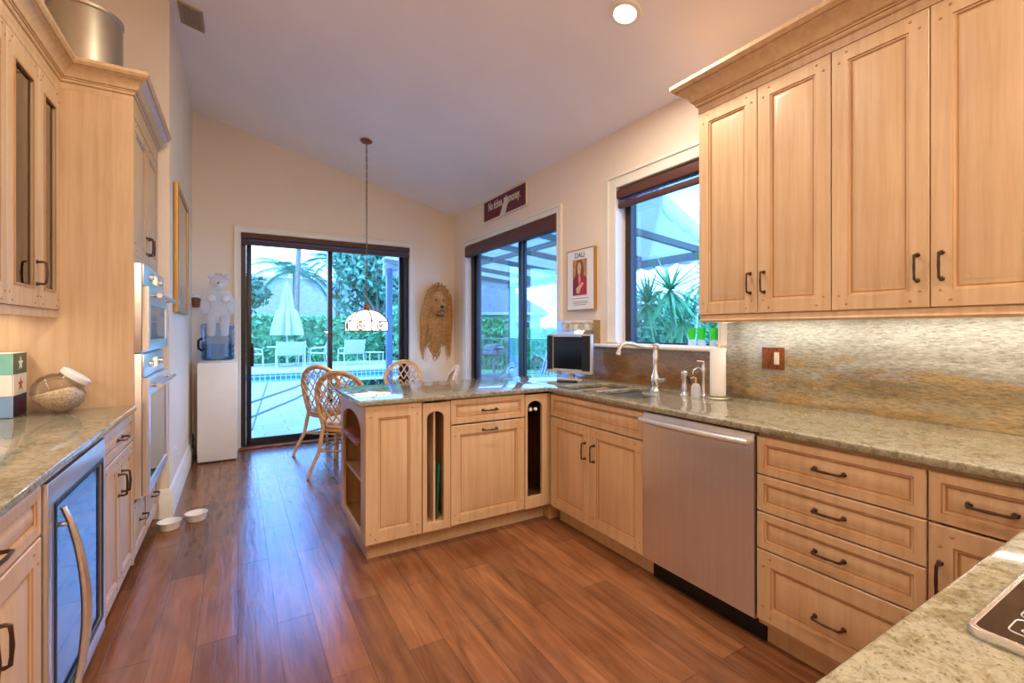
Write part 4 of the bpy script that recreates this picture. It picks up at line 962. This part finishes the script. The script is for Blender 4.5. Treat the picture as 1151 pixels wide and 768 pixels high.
for i in range(3):
    pts = [(-.392+R2.uniform(0, .03), 5.50+.04*i+R2.uniform(-.02, .02), .012)] + [(-.375+R2.uniform(-.008, .012), 5.46+.05*i+R2.uniform(-.03, .03), z) for z in (.06, .12, .18, .24)] + [(-.384, 5.56, .28)]
    b.tube(pts, .005, 6)
o = b.build('cable_bundle', 'rubber'); tag(o, 'dark looped power cords between the dispenser and the left wall', 'cord')

# ---------------------------------------------------------------- dining set
t = thing('dining_table', 'round glass topped dining table behind the peninsula', 'table', (1.27, 4.92, 0))
B().lathe([(0, .728), (.505, .728), (.51, .734), (.505, .740), (0, .740)], 56).build('glass_top', 'table_glass', t)
b = B()
for k in range(10):
    a = 2*PI*k/10; pts = [((.19-.09*math.sin(PI*i/8))*math.cos(a+.12*i), (.19-.09*math.sin(PI*i/8))*math.sin(a+.12*i), .02+.68*i/8) for i in range(9)]; b.tube(pts, .016, 8)
for z, r in ((.018, .20), (.36, .115), (.705, .20)): b.tube([(r*math.cos(q*PI/16), r*math.sin(q*PI/16), z) for q in range(32)], .0175, 8, closed=True)
b.build('rattan_base', 'rattan', t)
def chair(label, x, y, face):
    t = thing('rattan_chair', label, 'chair', (x, y, 0), math.degrees(math.atan2(face[1], face[0]))-90, 'rattan chairs around the dining table')
    def bk(px, pz):           # the curved, leaning back
        q = (pz-.43)/.52
        return Vector((px, -.20-.10*q+.9*px*px, pz))
    hw = .225
    def edge(s):              # 0..1 along the hoop, left foot to right foot
        if s < .34: q = s/.34; return (-.175-(.05)*math.sin(q*PI/2), .43+.29*q)
        if s > .66: q = (1-s)/.34; return (.175+.05*math.sin(q*PI/2), .43+.29*q)
        a = PI-(s-.34)/.32*PI; return (hw*math.cos(a), .72+.215*math.sin(a))
    b = B(); P_ = [bk(*edge(i/36)) for i in range(37)]
    b.tube(P_, .017, 8); b.tube([p+Vector((0, .016, 0))-(p-Vector((0, p.y, .66))).normalized()*.024 for p in P_], .011, 8); b.build('back_hoop', 'rattan', t)
    def inside(px, pz): 
        w = .175+.05*math.sin(min(1, (pz-.43)/.29)*PI/2) if pz < .72 else (hw*math.sqrt(max(0, 1-((pz-.72)/.215)**2)))
        return abs(px) < w-.005 and pz > .44
    b = B()
    for sgn in (-1, 1):
        for k in range(-5, 12):
            run = []
            for i in range(0, 61):
                pz = .44+.50*i/60; px = sgn*((pz-.44)*.62-.30+.0745*k-.02)
                px = max(-.4, min(.4, px))
                if inside(px, pz): run.append(bk(px, pz)+Vector((0, .005*sgn, 0)))
                elif len(run) > 2: b.tube(run[::2]+[run[-1]], .0075, 6); run = []
                else: run = []
            if len(run) > 2: b.tube(run[::2]+[run[-1]], .0075, 6)
    b.build('lattice', 'rattan', t)
    b = B(); ring = [(.235*math.cos(q*PI/16), .215*math.sin(q*PI/16)+.01, 0) for q in range(32)]
    for z in (.425, .395): b.tube([(a, c, z) for a, c, _ in ring], .016, 8, closed=True)
    b.lathe([(0, .40), (.215, .40), (.215, .418), (0, .418)], 32, sy=.93); b.build('seat_frame', 'rattan', t)
    b = B(); b.lathe([(0, .4185), (.20, .4185), (.225, .44), (.222, .465), (.18, .482), (0, .488)], 32, (0, .012, 0), sy=.93); b.build('cushion', 'cushion', t)
    for sx in (-1, 1):
        l = B(); l.tube([bk(*edge(0 if sx < 0 else 1))+Vector((0, 0, .02)), (sx*.18, -.195, .36), (sx*.185, -.235, .22), (sx*.222, -.315, .08), (sx*.238, -.345, 0)], [.018, .019, .018, .016, .015], 8); l.build('leg', 'rattan', t)
        l = B(); l.tube([(sx*.175, .155, .395), (sx*.18, .165, .2), (sx*.185, .175, 0)], [.017, .016, .014], 8); l.build('leg', 'rattan', t)
    b = B(); b.tube([(-.178, .16, .20), (.178, .16, .20)], .010, 8)
    for sx in (-1, 1): b.tube([(sx*.186, -.235, .22), (sx*.18, .165, .20)], .010, 8)
    b.tube([(-.186, -.235, .22), (.186, -.235, .22)], .010, 8); b.build('stretcher', 'rattan', t)
chair('rattan lattice back chair nearest the peninsula end', .91, 4.555, (.52, .85))
chair('rattan lattice back chair at the left, by the back sliding door', .90, 5.38, (.66, .75)) 
chair('rattan lattice back chair on the far side of the table under the pendant lamp', 1.60, 5.27, (-.50, -.86))
chair('rattan lattice back chair seen edge-on beside the side sliding door', 1.66, 4.46, (-1, .28))

# ---------------------------------------------------------------- outdoors
GZ = -.05
def ext(b, name, mat): return struct(b, name, mat)
ext(B().box(-14, 2.72, 6.03, 13.2, GZ-.1, GZ), 'patio_deck', 'paver')
ext(B().box(2.7305, 6.6, 1.0, 13.2, GZ-.1, GZ), 'side_patio', 'paver')
ext(B().box(-14, 9.0, 17.0, 21.6, GZ-.1, GZ), 'far_deck', 'deck_stone')
ext(B().box(-40, 60, 21.6, 90, GZ-.12, GZ-.02), 'lawn', 'grass'); ext(B().box(6.6, 60, -6, 21.6, GZ-.12, GZ-.02), 'side_lawn', 'grass')
t = thing('swimming_pool', 'blue tiled swimming pool beyond the back patio', 'pool', (0, 13.2, 0))
B().box(-14, 5.3, .3, 3.5, -.9, -.26).build('water', 'pool_water', t); B().box(-14, 5.3, 3.501, 3.80, -.9, -.10).build('tile_band', 'pool_tile', t)
b = B(); b.box(-14, 5.4, 3.46, 3.80, -.0995, -.03, .015); b.build('coping', 'coping', t); b = B(); b.box(-14, 5.4, .0, .3, -.9, -.03, .015); b.build('coping', 'coping', t)
def leaf_cloud(b, centre, size, n, leaf, R, box=False):
    bm = b.bm
    for i in range(n):
        if box:
            p = Vector([R.uniform(-1, 1) for _ in range(3)])
            k = R.randrange(3)
            if k == 0: p.z = R.uniform(.85, 1.05)
            elif k == 1: p.y = -R.uniform(.85, 1.1)
        else:
            p = Vector([R.gauss(0, 1) for _ in range(3)]).normalized()*R.uniform(.55, 1.05)
        c = Vector(centre)+Vector((p.x*size[0], p.y*size[1], p.z*size[2]))
        u = Vector([R.uniform(-1, 1) for _ in range(3)]).normalized(); w = u.cross(Vector([R.uniform(-1, 1) for _ in range(3)])).normalized()
        s = leaf*R.uniform(.6, 1.3)
        bm.faces.new([bm.verts.new(c+u*s), bm.verts.new(c+w*s*.42), bm.verts.new(c-u*s), bm.verts.new(c-w*s*.42)])
def hedge(label, x, y, z, sx, sy, sz, n, leaf, seed, rz=0, mat='leaf_green'):
    t = thing('hedge', label, 'hedge', (x, y, GZ), rz); R = random.Random(seed)
    b = B(); b.box(-sx*.95, sx*.95, -sy*.8, sy*.8, 0, sz*1.85); b.build('branches', mat, t)
    b = B(); leaf_cloud(b, (0, 0, sz), (sx, sy, sz), n, leaf, R, True); o = b.build('leaves', mat, t, smooth=0)
hedge('clipped green hedge across the pool behind the white patio furniture', 3.5, 22.6, 0, 9.5, .6, .96, 9000, .17, 1)
hedge('green hedge along the side lawn seen through the side sliding door', 9.4, 14.0, 0, 4.5, .6, .68, 5200, .13, 2, -38)
def bush(label, x, y, r, h, n, leaf, seed, mat='leaf_light'):
    t = thing('shrub', label, 'shrub', (x, y, GZ)); R = random.Random(seed)
    b = B(); leaf_cloud(b, (0, 0, h*.5), (r, r, h*.52), n, leaf, R); b.build('leaves', mat, t, smooth=0)
    b = B()
    for i in range(5):
        a = 2*PI*i/5; b.tube([(0, 0, 0), (.15*r*math.cos(a), .15*r*math.sin(a), h*.3), (.5*r*math.cos(a), .5*r*math.sin(a), h*.75)], [.03, .02, .01], 6)
    b.build('stems', 'trunk', t)
bush('broad green shrub outside the left part of the sink window', 7.2, 7.0, 1.35, 2.15, 7500, .07, 11)
bush('broad green shrub outside the middle of the sink window', 7.4, 5.4, 1.35, 2.05, 7500, .07, 12, 'leaf_green')
bush('green shrub outside the right edge of the sink window', 7.2, 4.1, 1.2, 1.95, 6500, .07, 13)
bush('tall green shrub beside the porch post across the pool', 6.7, 21.2, .9, 2.6, 1600, .16, 14)
def tree(label, x, y, th, r, n, leaf, seed, mat):
    t = thing('tree', label, 'tree', (x, y, GZ)); R = random.Random(seed)
    b = B(); b.tube([(0, 0, 0), (.05, 0, th*.5), (0, .05, th)], [.16, .13, .09], 10)
    for i in range(6):
        a = i*1.1; b.tube([(0, 0, th*.75), (r*.35*math.cos(a), r*.35*math.sin(a), th+.2*r), (r*.7*math.cos(a), r*.7*math.sin(a), th+.55*r)], [.07, .05, .02], 6)
    b.build('trunk', 'trunk', t)
    b = B()
    for i in range(9):
        c = Vector([R.uniform(-.6, .6)*r for _ in range(3)])+Vector((0, 0, th+.5*r)); leaf_cloud(b, c, (r*.5, r*.5, r*.42), n//9, leaf, R)
    b.build('crown', mat, t, smooth=0)
tree('leafy tree rising behind the hedge above the lounge chair', 6.6, 25.5, 3.0, 2.6, 3200, .22, 21, 'leaf_palm')
tree('leafy tree behind the porch post across the pool', 9.0, 26.5, 3.2, 2.8, 3200, .22, 22, 'leaf_green')
tree('low tree at the far left across the pool', -.6, 31.0, 1.7, 2.3, 2600, .24, 23, 'leaf_palm')
tree('leafy tree far behind the neighbouring house roof', 7.2, 30, 4.5, 2.2, 2400, .24, 24, 'leaf_light')
# palms
def frond_mesh(L, R, mat):
    b = B(); n = 26; pts = [Vector((L*q/n*.92, 0, .42*L*(q/n)-.75*L*(q/n)**2.1)) for q in range(n+1)]
    b.tube(pts, [.03*(1-.9*q/n) for q in range(n+1)], 5)
    for q in range(3, n+1):
        for s in (-1, 1):
            ll = L*.30*math.sin(PI*min(1, .18+.8*q/n)); p = pts[q]
            d = Vector((.55, s*.8, -.35)).normalized()
            tip = p+d*ll+Vector((0, 0, -.25*ll)); w = Vector((.02*L/2, 0, 0.006))
            b.quadstrip([p-w, p+d*ll*.5-w*.8, tip], [p+w, p+d*ll*.5+w*.8, tip+w*.1])
    return b
def palm(label, x, y, h, L, nf, lean=0, tr=.13):
    t = thing('palm_tree', label, 'palm tree', (x, y, GZ)); R = random.Random(int(x*100))
    B().tube([(0, 0, 0), (lean*.3, 0, h*.5), (lean, 0, h)], [tr*1.25, tr, tr*.85], 12).build('trunk', 'trunk', t)
    first = None
    for i in range(nf):
        if first is None: f = first = frond_mesh(L, R, None).build('frond', 'leaf_palm', t, smooth=0)
        else: f = first.copy(); COL.objects.link(f); f.parent = t
        f.location = (lean, 0, h-.05); f.rotation_euler = (0, R.uniform(-.75, .45), 2*PI*i/nf*2.4+R.uniform(-.2, .2)); s = R.uniform(.85, 1.1); f.scale = (s, s, s)
palm('tall palm tree behind the closed umbrella, its drooping crown against the sky', 3.0, 31.2, 4.9, 2.6, 22)
palm('very tall palm whose hanging fronds show at the top of the back sliding door', 2.7, 27.5, 7.0, 2.3, 18, .2)
palm('palm tree behind the hedge to the right of the door mullion', 5.3, 30.0, 5.6, 2.2, 18)
palm('slim palm tree between the pendant chain and the porch post', 7.6, 32.0, 5.2, 2.3, 18, .3)
# houses
def house(label, x, y, rz, w, d, hw, hr, ridge, win):
    t = thing('house', label, 'house', (x, y, GZ), rz)
    B().box(-w/2, w/2, 0, d, 0, hw).build('walls', 'stucco', t)
    e = .5; b = B(); bm = b.bm
    A = [bm.verts.new(q) for q in ((-w/2-e, -e, hw), (w/2+e, -e, hw), (w/2+e, d+e, hw), (-w/2-e, d+e, hw))]
    A2 = [bm.verts.new((v.co.x, v.co.y, hw+.14)) for v in A]
    R1, R2_ = bm.verts.new((-ridge/2, d/2, hr)), bm.verts.new((ridge/2, d/2, hr))
    for f in ((A[3], A[2], A[1], A[0]), (A2[0], A2[1], R2_, R1), (A2[2], A2[3], R1, R2_), (A2[1], A2[2], R2_), (A2[3], A2[0], R1)): bm.faces.new(f)
    for i in range(4): bm.faces.new((A[i], A[(i+1) % 4], A2[(i+1) % 4], A2[i]))
    b.build('roof', 'roof_tile', t, smooth=0)
    b = B(); b.box(-w/2-e-.02, w/2+e+.02, -e-.05, -e-.001, hw-.02, hw+.16); b.build('gutter', 'patio_white', t)
    for xx in win:
        o = B().plate(rect(xx-.7, xx+.7, .9, 2.0), [rect(xx-.62, xx+.62, .98, 1.92)], -.04, -.001, 'xz').build('window', 'patio_white', t)
        B().box(xx-.62, xx+.62, -.03, -.002, .98, 1.92).build('window_pane', 'appliance_glass', o)
house('long house with a broad pale grey roof behind the pool hedge', 4.0, 41, 0, 20, 10, 2.4, 6.1, 10, (-5, -1, 3, 6.5))
house('neighbouring house with a grey hip roof beyond the side lawn', 12.2, 28.2, -30.6, 11.5, 7, 2.4, 5.3, 4.5, (-3, 1.5, 4.4))
# patio furniture across the pool
def umbrella():
    t = thing('patio_umbrella', 'closed white patio umbrella standing at the table across the pool', 'umbrella', (1.68, 20.3, GZ))
    B().lathe([(0, 0), (.28, 0), (.28, .05), (.05, .09), (.03, .35), (0, .35)], 20).build('base', 'patio_white', t)
    B().tube([(0, 0, .3), (0, 0, 3.22)], .024, 10).build('pole', 'patio_white', t)
    b = B(); bm = b.bm; n = 48; L = []
    for z, r, f in ((1.18, .46, .16), (1.6, .40, .14), (2.1, .30, .10), (2.25, .20, .06), (2.7, .16, .05), (3.05, .09, .03), (3.22, .03, 0)):
        L.append([bm.verts.new(((r+f*math.cos(8*2*PI*k/n))*math.cos(2*PI*k/n), (r+f*math.cos(8*2*PI*k/n))*math.sin(2*PI*k/n), z)) for k in range(n)])
    for a, c in zip(L, L[1:]):
        for k in range(n): bm.faces.new((a[k], a[(k+1) % n], c[(k+1) % n], c[k]))
    b.build('folded_canopy', 'umbrella_cloth', t); B().ball((0, 0, 3.25), .04, 10, 8).build('finial', 'patio_white', t)
umbrella()
t = thing('patio_table', 'white round patio table under the closed umbrella', 'table', (1.68, 20.3, GZ))
B().lathe([(.04, .70), (.72, .70), (.73, .72), (.72, .74), (.04, .74)], 36).build('tabletop', 'patio_white', t)
for k in range(4):
    a = PI/4+k*PI/2; B().tube([(.5*math.cos(a), .5*math.sin(a), .70), (.55*math.cos(a), .55*math.sin(a), .35), (.5*math.cos(a), .5*math.sin(a), 0)], .02, 8).build('leg', 'patio_white', t)
def pchair(name, label, cat, x, y, rz, group, w=.62, back=.95, recl=.16, arms=True):
    t = thing(name, label, cat, (x, y, GZ), rz, group)
    h = w/2
    B().plate([(-.30, .42), (.27, .45), (.27, .47), (-.30, .44)], (), -h+.03, h-.03, 'yz').build('seat', 'patio_sling', t)
    B().plate([(-.30, .44), (-.30-recl, back), (-.33-recl, back), (-.33, .44)], (), -h+.03, h-.03, 'yz').build('backrest', 'patio_sling', t)
    for s in (-1, 1):
        B().tube([(s*h, -.31-recl, back+.01), (s*h, -.31, .44), (s*h, .28, .46)], .02, 8).build('side_rail', 'patio_white', t)
        B().tube([(s*h, -.33-recl*.55, .68), (s*h, .05, .66), (s*h, .25, .62), (s*h, .28, .30), (s*h, .28, 0)], .02, 8).build('arm_leg', 'patio_white', t)
        B().tube([(s*h, -.31, .44), (s*h, -.34, .2), (s*h, -.38, 0)], .02, 8).build('leg', 'patio_white', t)
pchair('patio_chair', 'white patio chair with its back to the pool, at the near side of the table', 'chair', 1.70, 19.25, 0, 'white patio chairs at the umbrella table', w=.95)
pchair('patio_chair', 'white patio chair on the left of the umbrella table', 'chair', .55, 20.2, -90, 'white patio chairs at the umbrella table')
pchair('patio_chair', 'white patio chair on the right of the umbrella table', 'chair', 2.75, 20.2, 90, 'white patio chairs at the umbrella table')
pchair('patio_chair', 'white patio chair at the far left, cut by the door frame', 'chair', -.35, 19.8, -70, 'white patio chairs at the umbrella table')
pchair('lounge_chair', 'white lounge chair right of the door mullion across the pool', 'lounge chair', 3.90, 19.3, 12, None, w=.80, back=1.0)
t = thing('side_table', 'low white side table next to the lounge chair', 'table', (4.82, 19.2, GZ), 8)
B().box(-.32, .32, -.25, .25, .46, .49, .008).build('tabletop', 'patio_white', t)
for x in (-.28, .28):
    for y in (-.21, .21): B().tube([(x, y, .4595), (x, y, 0)], .018, 8).build('leg', 'patio_white', t)
# low blue rails on the near patio
t = thing('patio_rail', 'low blue metal double rail on the patio outside the back sliding door', 'rail', (0, 0, GZ))
P0, P1 = Vector((1.04, 8.80, 0)), Vector((.02, 6.55, 0))
for z in (.46, .27):
    B().tube([P0+Vector((0, 0, z)), P0.lerp(P1, .25)+Vector((0, 0, z-.03)), P1+Vector((0, 0, z-.03))], .018, 8).build('rail', 'rail_blue', t)
B().tube([P0, P0+Vector((0, 0, .52))], .024, 8).build('post', 'rail_blue', t); B().tube([P1, P1+Vector((0, 0, .46))], .024, 8).build('post', 'rail_blue', t)
for i, d in enumerate((0, .35)): B().tube([(.42-d, 8.6, .50), (.16-d, 7.2, .0)], .016, 8).build('brace', 'rail_blue', t)
# canopy over the side patio
def cz(x): return 2.90-.10*(x-2.75)
t = thing('patio_canopy', 'white fabric patio canopy with grey beams outside the right wall', 'canopy', (0, 0, 0))
poly = [(2.76, 2.2), (3.30, 3.18), (3.89, 3.44), (4.96, 3.84), (6.0, 4.25), (6.0, 10.3), (2.76, 10.3)]
b = B(); bm = b.bm; up = [bm.verts.new((x, y, cz(x)+.006)) for x, y in poly]; dn = [bm.verts.new((x, y, cz(x))) for x, y in poly]
bm.faces.new(up); bm.faces.new(dn[::-1])
for i in range(len(poly)): bm.faces.new((dn[i], dn[(i+1) % len(poly)], up[(i+1) % len(poly)], up[i]))
b.build('fabric_roof', 'awning_cloth', t, smooth=0)
def val(p, q, n):
    p, q = Vector(p), Vector(q); b = B(); bm = b.bm; A = []; C_ = []
    for i in range(n*8+1):
        k = i/(n*8); c = p.lerp(q, k); A.append(bm.verts.new(c)); C_.append(bm.verts.new(c-Vector((0, 0, .20+.05*math.sin(PI*((i % 8)/8))))))
    for i in range(n*8): bm.faces.new((A[i], A[i+1], C_[i+1], C_[i]))
    o = b.build('scalloped_valance', 'awning_cloth', t); m = o.modifiers.new('thick', 'SOLIDIFY'); m.thickness = .006
val((6.003, 4.25, cz(6)), (6.003, 10.3, cz(6)), 16); val((2.77, 10.303, cz(2.77)), (6.0, 10.303, cz(6)), 9); val((3.9, 3.437, cz(3.9)), (6.0, 4.245, cz(6)), 5)
for y in (4.6, 5.75, 6.9, 8.05, 9.2, 10.22):
    b = B(); b.plate([(2.76, cz(2.76)-.002), (5.98, cz(5.98)-.002), (5.98, cz(5.98)-.09), (2.76, cz(2.76)-.09)], (), y-.035, y+.035, 'xz'); b.build('rafter', 'beam_grey', t)
for y0, y1 in ((4.66, 5.71), (5.79, 6.86), (6.94, 8.01), (8.09, 9.16), (9.24, 10.18)):
    B().box(4.30, 4.37, y0, y1, cz(4.33)-.085, cz(4.37)-.006).build('purlin', 'beam_grey', t)
B().box(5.90, 5.98, 4.28, 10.18, cz(5.98)-.20, cz(5.98)-.0905).build('edge_beam', 'beam_grey', t)
for x, y in ((2.90, 10.26), (5.94, 10.02)): B().box(x-.06, x+.06, y-.06, y+.06, GZ, cz(x)-.2).build('post', 'rail_blue', t)
B().box(2.79, 5.88, 10.305, 10.36, cz(5.98)-.05, cz(5.98)+.22).build('header', 'patio_white', t)
# things on the side patio
t = thing('wicker_armchair', 'grey wicker armchair with a striped cushion on the side patio', 'armchair', (3.72, 6.75, GZ), 60)
b = B(); bm = b.bm; n = 28; L = []
for z, r in ((.06, .34), (.25, .40), (.42, .45)):
    L.append([bm.verts.new((r*math.cos(-PI*.5+2*PI*k/n), r*math.sin(-PI*.5+2*PI*k/n), z)) for k in range(n)])
L.append([bm.verts.new((.47*math.cos(-PI*.5+2*PI*k/n), .47*math.sin(-PI*.5+2*PI*k/n), .60+.22*max(0, math.cos(2*PI*k/n)))) for k in range(n)])
L.append([bm.verts.new((.41*math.cos(-PI*.5+2*PI*k/n), .41*math.sin(-PI*.5+2*PI*k/n), .60+.22*max(0, math.cos(2*PI*k/n)))) for k in range(n)])
L.append([bm.verts.new((.36*math.cos(-PI*.5+2*PI*k/n), .36*math.sin(-PI*.5+2*PI*k/n), .36)) for k in range(n)])
for a, c in zip(L, L[1:]):
    for k in range(n): bm.faces.new((a[k], a[(k+1) % n], c[(k+1) % n], c[k]))
bm.faces.new(L[0][::-1]); bm.faces.new(L[-1]); b.build('wicker_shell', 'wicker_grey', t)
B().lathe([(0, .361), (.33, .361), (.35, .40), (.33, .44), (0, .46)], 24).build('seat_cushion', 'striped_cloth', t)
B().ball((0, -.24, .62), .24, 18, 12, sc=(1.1, .42, .85)).build('back_cushion', 'striped_cloth', t)
for x in (-.2, .2):
    for y in (-.2, .2): B().tube([(x, y, .0), (x*.95, y*.95, .065)], .025, 8).build('foot', 'wicker_grey', t)
t = thing('kettle_grill', 'dark lidded grill on a single post beyond the wicker armchair', 'grill', (4.35, 8.05, GZ), 20)
B().box(-.18, .18, -.15, .15, .88, .98, .03).build('firebox', 'beam_grey', t); B().plate(arc(0, .981, .175, 0, 180, 14, .10), (), -.14, .14, 'xz', bev=.01).build('lid', 'beam_grey', t); B().tube([(0, 0, 0), (0, 0, .88)], .03, 10).build('post', 'beam_grey', t); B().lathe([(0, 0), (.2, 0), (.2, .03), (0, .05)], 18).build('base', 'beam_grey', t)
B().tube([(-.07, -.14, 1.02), (-.07, -.19, 1.03), (.07, -.19, 1.03), (.07, -.14, 1.02)], .012, 8).build('lid_handle', 'silver_plastic', t)
t = thing('garden_chair', 'white garden chair with a curved tube frame on the side patio', 'chair', (4.75, 6.75, GZ), 120)
for s in (-.28, .28):
    B().tube([(s, -.62, 1.02), (s, -.55, .95), (s, -.38, .70), (s, -.2, .42), (s, .1, .34), (s, .38, .40), (s, .52, .28), (s, .50, .08), (s, .3, .018), (s, -.3, .018), (s, -.48, .12), (s, -.30, .40)], .018, 8).build('side_frame', 'patio_white', t)
b = B()
for a, c in (((-.62, 1.02), (-.55, .95)), ((-.55, .95), (-.38, .70)), ((-.38, .70), (-.2, .42)), ((-.2, .42), (.1, .34)), ((.1, .34), (.38, .40))):
    b.box(-.262, .262, 0, .001, 0, .001) if 0 else b.plate([(a[0], a[1]), (c[0], c[1]), (c[0], c[1]+.012), (a[0], a[1]+.012)], (), -.262, .262, 'yz')
b.build('sling', 'striped_cloth', t)
t = thing('metal_fence', 'thin dark railing fence along the far edge of the side patio', 'fence', (0, 0, GZ))
F0, F1 = Vector((5.4, 12.9, 0)), Vector((9.6, 9.2, 0)); n = 40
b = B(); b.tube([F0+Vector((0, 0, 1.12)), F1+Vector((0, 0, 1.12))], .02, 6); b.tube([F0+Vector((0, 0, .12)), F1+Vector((0, 0, .12))], .016, 6); b.build('rail', 'beam_grey', t)
b = B()
for i in range(n+1): p = F0.lerp(F1, i/n); b.tube([p, p+Vector((0, 0, 1.1))], .009, 6)
b.build('pickets', 'beam_grey', t)
# dracaena by the sink window
t = thing('dracaena_plant', 'spiky green dracaena plant close outside the sink window', 'plant', (3.55, 2.98, GZ)); R = random.Random(9)
B().lathe([(0, 0), (.17, 0), (.22, .36), (.23, .40), (.20, .40), (.19, .34), (0, .34)], 24).build('pot', 'stucco', t)
heads = [((.0, .05, 1.74), 1.25), ((.04, -.06, 1.44), 1.0), ((.16, -.24, 1.82), .95), ((-.12, .22, 1.62), 1.0)]
for (c, s) in heads:
    c = Vector(c); B().tube([(.0, 0, .34), (c.x*.6, c.y*.6, c.z*.6), tuple(c)], [.014, .011, .009], 8).build('stem', 'leaf_light', t)
    b = B()
    for i in range(64):
        a = i*2.4; el = R.uniform(-.7, 1.25); L = s*R.uniform(.28, .40); d = Vector((math.cos(a)*math.cos(el), math.sin(a)*math.cos(el), math.sin(el))); u = d.cross(Vector((0, 0, 1))).normalized()*.013
        pts = [c+d*(L*q/5)-Vector((0, 0, .10*L*(q/5)**2*(2.0-el))) for q in range(6)]; w = [.6, 1, 1, .85, .55, .05]
        b.quadstrip([p-u*k for p, k in zip(pts, w)], [p+u*k for p, k in zip(pts, w)])
    b.build('leaf_rosette', 'leaf_green', t, smooth=0)
t = thing('garden_pole', 'curved white garden pole behind the dracaena outside the sink window', 'pole', (4.1, 3.12, GZ)); B().tube([(0, .06, 0), (0, .06, 1.2), (.0, .03, 1.6), (.02, -.06, 2.0)], .016, 8).build('pole_tube', 'patio_white', t); B().lathe([(0, 0), (.10, 0), (.10, .02), (0, .03)], 16, (0, .06, 0)).build('pole_foot', 'patio_white', t)
